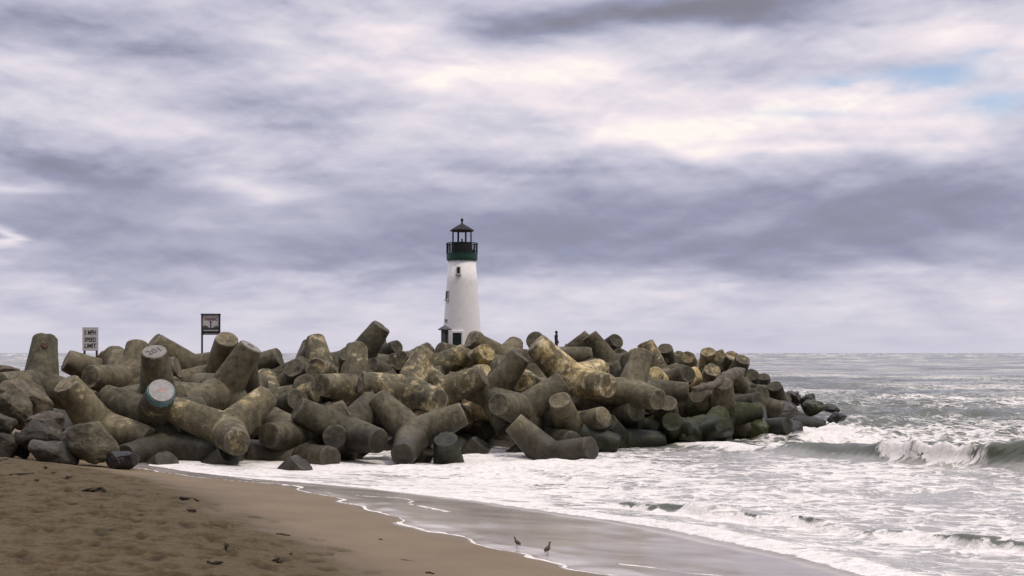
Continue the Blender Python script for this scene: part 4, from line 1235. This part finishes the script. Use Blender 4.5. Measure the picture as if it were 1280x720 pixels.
DW = 56.0; kw = DW / F
wg = empty('warning_sign', at(263.8, 470, DW))
props(wg, 'dark timber framed sign reading WARNING in red above a black pictogram', 'sign')
wy = lambda v: (470 - v) * kw
for sx in (-11.2, 10.6):
    bm = bmesh.new(); add_box(bm, (sx * kw, 0, (wy(392.2) - .6) / 2), (1.9 * kw, .09, wy(392.2) + .6), bev=.006)
    link('post', bm_mesh(bm, 'post'), M_TIMB, wg)
bm = bmesh.new(); add_box(bm, (-.3 * kw, -.005, wy(393.0)), (24.6 * kw, .11, 1.8 * kw), bev=.006)
link('top_rail', bm_mesh(bm, 'top_rail'), M_TIMB, wg)
bm = bmesh.new(); add_box(bm, (-.3 * kw, .0, (wy(394) + wy(412.6)) / 2), (20.0 * kw, .03, wy(394) - wy(412.6)))
wb = link('board', bm_mesh(bm, 'board'), M_SIGNW, wg)
me = text_mesh('WARNING', 3.9 * kw * 1.36, .002)
o = link('lettering', me, M_SIGNR, wb); o.location = (-.3 * kw, -.018, wy(399.2)); o.rotation_euler = (R(90), 0, 0)
wv = max(v_.co.x for v_ in me.vertices) - min(v_.co.x for v_ in me.vertices); o.scale = (16.2 * kw / wv, 1, 1)
bm = bmesh.new()
add_box(bm, (-.2 * kw, -.019, (wy(401.5) + wy(411)) / 2), (1.2 * kw, .006, wy(401.5) - wy(411)))
add_box(bm, (-.2 * kw, -.020, wy(402.2)), (2.4 * kw, .006, 1.3 * kw))
link('pictogram', bm_mesh(bm, 'pictogram'), M_SIGNB, wb)
bm = bmesh.new()
pts = [(-10.2, 412.4), (-10.2, 408.2), (-7.5, 406.6), (-5, 407.4), (-2.5, 409.6), (2, 409.8), (5, 407.6), (7.2, 406.8), (9.6, 408.6), (9.6, 412.4)]
fa = [bm.verts.new((p[0] * kw, -.017, wy(p[1]))) for p in pts]; fb = [bm.verts.new((p[0] * kw, -.0155, wy(p[1]))) for p in pts]
bm.faces.new(fa); bm.faces.new(fb[::-1])
for i in range(len(pts)): bm.faces.new((fa[i], fa[(i + 1) % len(pts)], fb[(i + 1) % len(pts)], fb[i]))
link('wave_picture', bm_mesh(bm, 'wave_picture'), M_PICG, wb)
bm = bmesh.new(); add_box(bm, (-.3 * kw, -.003, wy(411.6)), (20.2 * kw, .06, 1.7 * kw)); link('cross_rail', bm_mesh(bm, 'cross_rail'), M_TIMB, wg)
bm = bmesh.new(); add_box(bm, (-.3 * kw, .0, (wy(412.9) + wy(418.6)) / 2), (20.2 * kw, .03, wy(412.9) - wy(418.6))); lb_ = link('lower_board', bm_mesh(bm, 'lower_board'), M_TIMB, wg)
for v in (413.7, 417.6):
    bm = bmesh.new(); add_box(bm, (-.2 * kw, -.017, wy(v)), (17.5 * kw, .006, .55 * kw)); link('white_line', bm_mesh(bm, 'white_line'), M_SIGNW, lb_)

# ------------------------------------------------------------------ person on the jetty
def skin_mesh(name, verts, edges, radii, sub=2, root=0):
    me = bpy.data.meshes.new(name); me.from_pydata([tuple(v) for v in verts], edges, []); me.update()
    o = bpy.data.objects.new(name, me); COL.objects.link(o)
    sk = o.modifiers.new('s', 'SKIN'); sk.use_smooth_shade = True
    for i, r in enumerate(radii):
        r2 = r if isinstance(r, tuple) else (r, r)
        me.skin_vertices[0].data[i].radius = r2; me.skin_vertices[0].data[i].use_root = (i == root)
    ss = o.modifiers.new('u', 'SUBSURF'); ss.levels = sub; ss.render_levels = sub
    out = bpy.data.meshes.new_from_object(o.evaluated_get(bpy.context.evaluated_depsgraph_get()))
    bpy.data.objects.remove(o); bpy.data.meshes.remove(me)
    out.name = name
    for p in out.polygons: p.use_smooth = True
    return out
M_COAT = simple_mat('dark_coat', (.02, .018, .022), .9)
M_SKIN = simple_mat('skin', (.30, .19, .14), .6, var=.05)
M_HAIR = simple_mat('dark_hair', (.02, .015, .012), .7)
DP = 92.0
pz = float(mound_z(np.array([at(696, 430, DP).x]), np.array([DP]))[0])
top = at(694, 413.4, DP)
sc_ = (top.z - pz) / 1.74
pe = empty('person', (at(695.5, 430, DP).x, DP, pz))
props(pe, 'person in dark clothes standing behind the heap, head and shoulders above the tetrapods', 'person')
pe.scale = (sc_,) * 3; pe.rotation_euler = (0, 0, R(70))
V = [(0, 0, .95), (0, 0, 1.12), (0, .01, 1.30), (0, .01, 1.42), (0, 0, 1.50), (0, -.02, 1.58), (0, -.03, 1.66),
     (.19, .01, 1.40), (.24, .03, 1.12), (.23, -.08, .90), (.23, -.12, .80), (-.19, .01, 1.40), (-.24, .03, 1.12), (-.22, -.10, .92), (-.22, -.15, .82),
     (.10, 0, .88), (.11, -.02, .48), (.11, .03, .08), (.12, -.12, .03), (-.10, 0, .88), (-.11, -.02, .48), (-.11, .03, .08), (-.12, -.12, .03)]
E = [(0, 1), (1, 2), (2, 3), (3, 4), (4, 5), (5, 6), (3, 7), (7, 8), (8, 9), (9, 10), (3, 11), (11, 12), (12, 13), (13, 14), (0, 15), (15, 16), (16, 17), (17, 18), (0, 19), (19, 20), (20, 21), (21, 22)]
Rr = [(.16, .12), (.15, .11), (.18, .12), (.15, .11), (.06, .06), (.085, .10), (.075, .09), .075, .055, .042, .045, .075, .055, .042, .045, .10, .07, .05, .05, .10, .07, .05, .05]
link('body', skin_mesh('body', V, E, Rr), M_COAT, pe)
bm = bmesh.new(); bmesh.ops.create_icosphere(bm, subdivisions=2, radius=.105)
for v in bm.verts: v.co = Vector((v.co.x * .95, v.co.y * 1.08 + .01, v.co.z * 1.0 + 1.645))
link('hair', bm_mesh(bm, 'hair', True), M_HAIR, pe)

# ------------------------------------------------------------------ birds
M_BIRD = simple_mat('brown_plumage', (.075, .055, .040), .9, var=.35, scale=30)
M_BELLY = simple_mat('pale_plumage', (.22, .19, .16), .9)
M_BILL = simple_mat('dark_bill', (.02, .018, .016), .6)
def shorebird(u, v, d, hgt, heading, label, lean):
    bz = float(beach_z(np.array([at(u, v, d).x]), np.array([d]))[0][0])
    b_ = empty('shorebird', (at(u, v, d).x, d, bz + .004), heading)
    props(b_, label, 'bird', 'shorebirds at the edge of the swash')
    s_ = hgt / .30
    b_.scale = (s_,) * 3
    V = [(-.085, 0, .125), (-.045, 0, .145), (.0, 0, .160), (.045, 0, .178), (.068, 0, .205), (.080, 0, .240), (.090, 0, .272), (.112, 0, .272)]
    Rr = [(.008, .012), .034, .046, .040, .022, .016, .021, .012]
    link('body', skin_mesh('body', V, [(i, i + 1) for i in range(7)], Rr, 2, 2), M_BIRD, b_)
    bm = bmesh.new(); add_tube(bm, [(.118, 0, .273), (.15, 0, .268), (.185, 0, .260)], [.006, .0045, .002], 6)
    link('bill', bm_mesh(bm, 'bill', True), M_BILL, b_)
    bm = bmesh.new(); add_tube(bm, [(-.07, 0, .135), (-.10, 0, .118), (-.135, 0, .10)], [.020, .016, .006], 6)
    link('tail', bm_mesh(bm, 'tail', True), M_BIRD, b_)
    for sd_, st in ((.018, lean), (-.018, -lean)):
        bm = bmesh.new()
        add_tube(bm, [(.0, sd_, .125), (-.012 + st * .4, sd_, .065), (.002 + st, sd_, .004)], [.008, .0055, .0045], 6)
        for k in (-1, 0, 1): add_tube(bm, [(.002 + st, sd_, .004), (.034 + st, sd_ + k * .014, .002)], [.004, .002], 5)
        link('leg', bm_mesh(bm, 'leg', True), M_BILL, b_)
    for sd_ in (1, -1):
        bm = bmesh.new(); bmesh.ops.create_icosphere(bm, subdivisions=2, radius=1)
        for v_ in bm.verts: v_.co = Vector((v_.co.x * .072 - .02, v_.co.y * .012 + sd_ * .037, v_.co.z * .028 + .152 + v_.co.x * .018))
        link('wing', bm_mesh(bm, 'wing', True), M_BIRD, b_)
shorebird(646.5, 687, 23.05, .245, R(128), 'brown shorebird standing on the damp sand just above the swash', .010)
shorebird(684.5, 697, 22.3, .285, R(62), 'brown long billed shorebird wading in the thin swash over its reflection', .02)

# ------------------------------------------------------------------ drift on the sand
def sand_pt(u, v):
    """where the line of sight meets the beach"""
    d = 12.0
    for _ in range(4000):
        p = at(u, v, d)
        zb = float(np.interp(p.x, xs, GZ[min(len(ys) - 1, np.searchsorted(ys, p.y))]))
        if p.z <= zb: return Vector((p.x, p.y, zb))
        d += .02
    return at(u, v, 30)
def stick(u0, v0, u1, v1, r, label):
    a, b_ = sand_pt(u0, v0), sand_pt(u1, v1)
    o_ = (a + b_) / 2
    bm = bmesh.new()
    n = 6; rr = random.Random(int(u0 * 7 + v0))
    path = [(a - o_).lerp(b_ - o_, i / n) + Vector((rr.uniform(-1, 1), rr.uniform(-1, 1), 0)) * r * 1.5 + Vector((0, 0, r * .3)) for i in range(n + 1)]
    add_tube(bm, path, [r * .8 * rr.uniform(.7, 1.2) * (1.1 - .9 * abs(i / n - .35)) for i in range(n + 1)], 8)
    o = link('driftwood_stick', bm_mesh(bm, 'driftwood_stick', True), M_STICK, loc=o_)
    props(o, label, 'stick', 'driftwood sticks on the beach')
def clump(u, v, w, h, label, seed):
    c = sand_pt(u, v); rr = random.Random(seed); w *= .72; h *= .7
    bm = bmesh.new()
    for k in range(16):
        a = rr.uniform(0, 6.28); r0_ = rr.uniform(0, .45) * w
        p0 = Vector((math.cos(a) * r0_, math.sin(a) * r0_ * .8, rr.uniform(0, .5) * h))
        p1 = p0 + Vector((rr.uniform(-.3, .3) * w, rr.uniform(-.3, .3) * w, rr.uniform(-.1, .5) * h))
        p2 = p1 + Vector((rr.uniform(-.25, .25) * w, rr.uniform(-.25, .25) * w, -rr.uniform(.2, .5) * h))
        add_tube(bm, [p0, p1, p2], [w * .05, w * .06, w * .03], 6)
    o = link('seaweed_clump', bm_mesh(bm, 'seaweed_clump', True), M_KELP, loc=c)
    props(o, label, 'seaweed', 'dried seaweed on the beach')
for s_ in [(10, 594, 42, 592, .035, 'long thin driftwood stick on the sand near the boulders'),
           (226, 623, 248, 627, .05, 'thick short driftwood stick at the edge of the rough sand'),
           (232, 638, 246, 641, .035, 'short dark stick just below the thick short one'),
           (348, 668, 362, 670, .030, 'small dark stick lying where the rough sand meets the damp'),
           (532, 716, 542, 718, .022, 'tiny stick near the bottom of the damp sand'),
           (500, 700, 520, 702, .014, 'thin twig on the smooth damp sand'),
           (0, 577, 9, 574, .05, 'stub of dark wood at the edge of the view by the boulders')]:
    stick(*s_)
for c_ in [(118, 614, .75, .10, 'wide flat clump of dry seaweed in the middle of the dry sand', 1), (45, 602, .20, .12, 'small black seaweed knot near the boulders', 2),
           (57, 585, .18, .08, 'small brown seaweed knot right below the boulders', 3), (66, 592, .2, .10, 'brown seaweed knot between the boulders and the black knot', 4),
           (85, 597, .22, .06, 'flat scrap of seaweed below the slanting slab', 5), (283, 689, .16, .16, 'upright tuft of seaweed standing up from the rough sand', 6),
           (350, 703, .26, .12, 'dark heap of seaweed nearest the camera', 7), (476, 675, .10, .05, 'tiny seaweed scrap on the smooth damp sand', 8),
           (364, 693, .10, .06, 'tiny black scrap just beyond the dark heap', 9), (268, 705, .34, .07, 'loose scatter of seaweed in the rough sand', 10)]:
    clump(*c_)
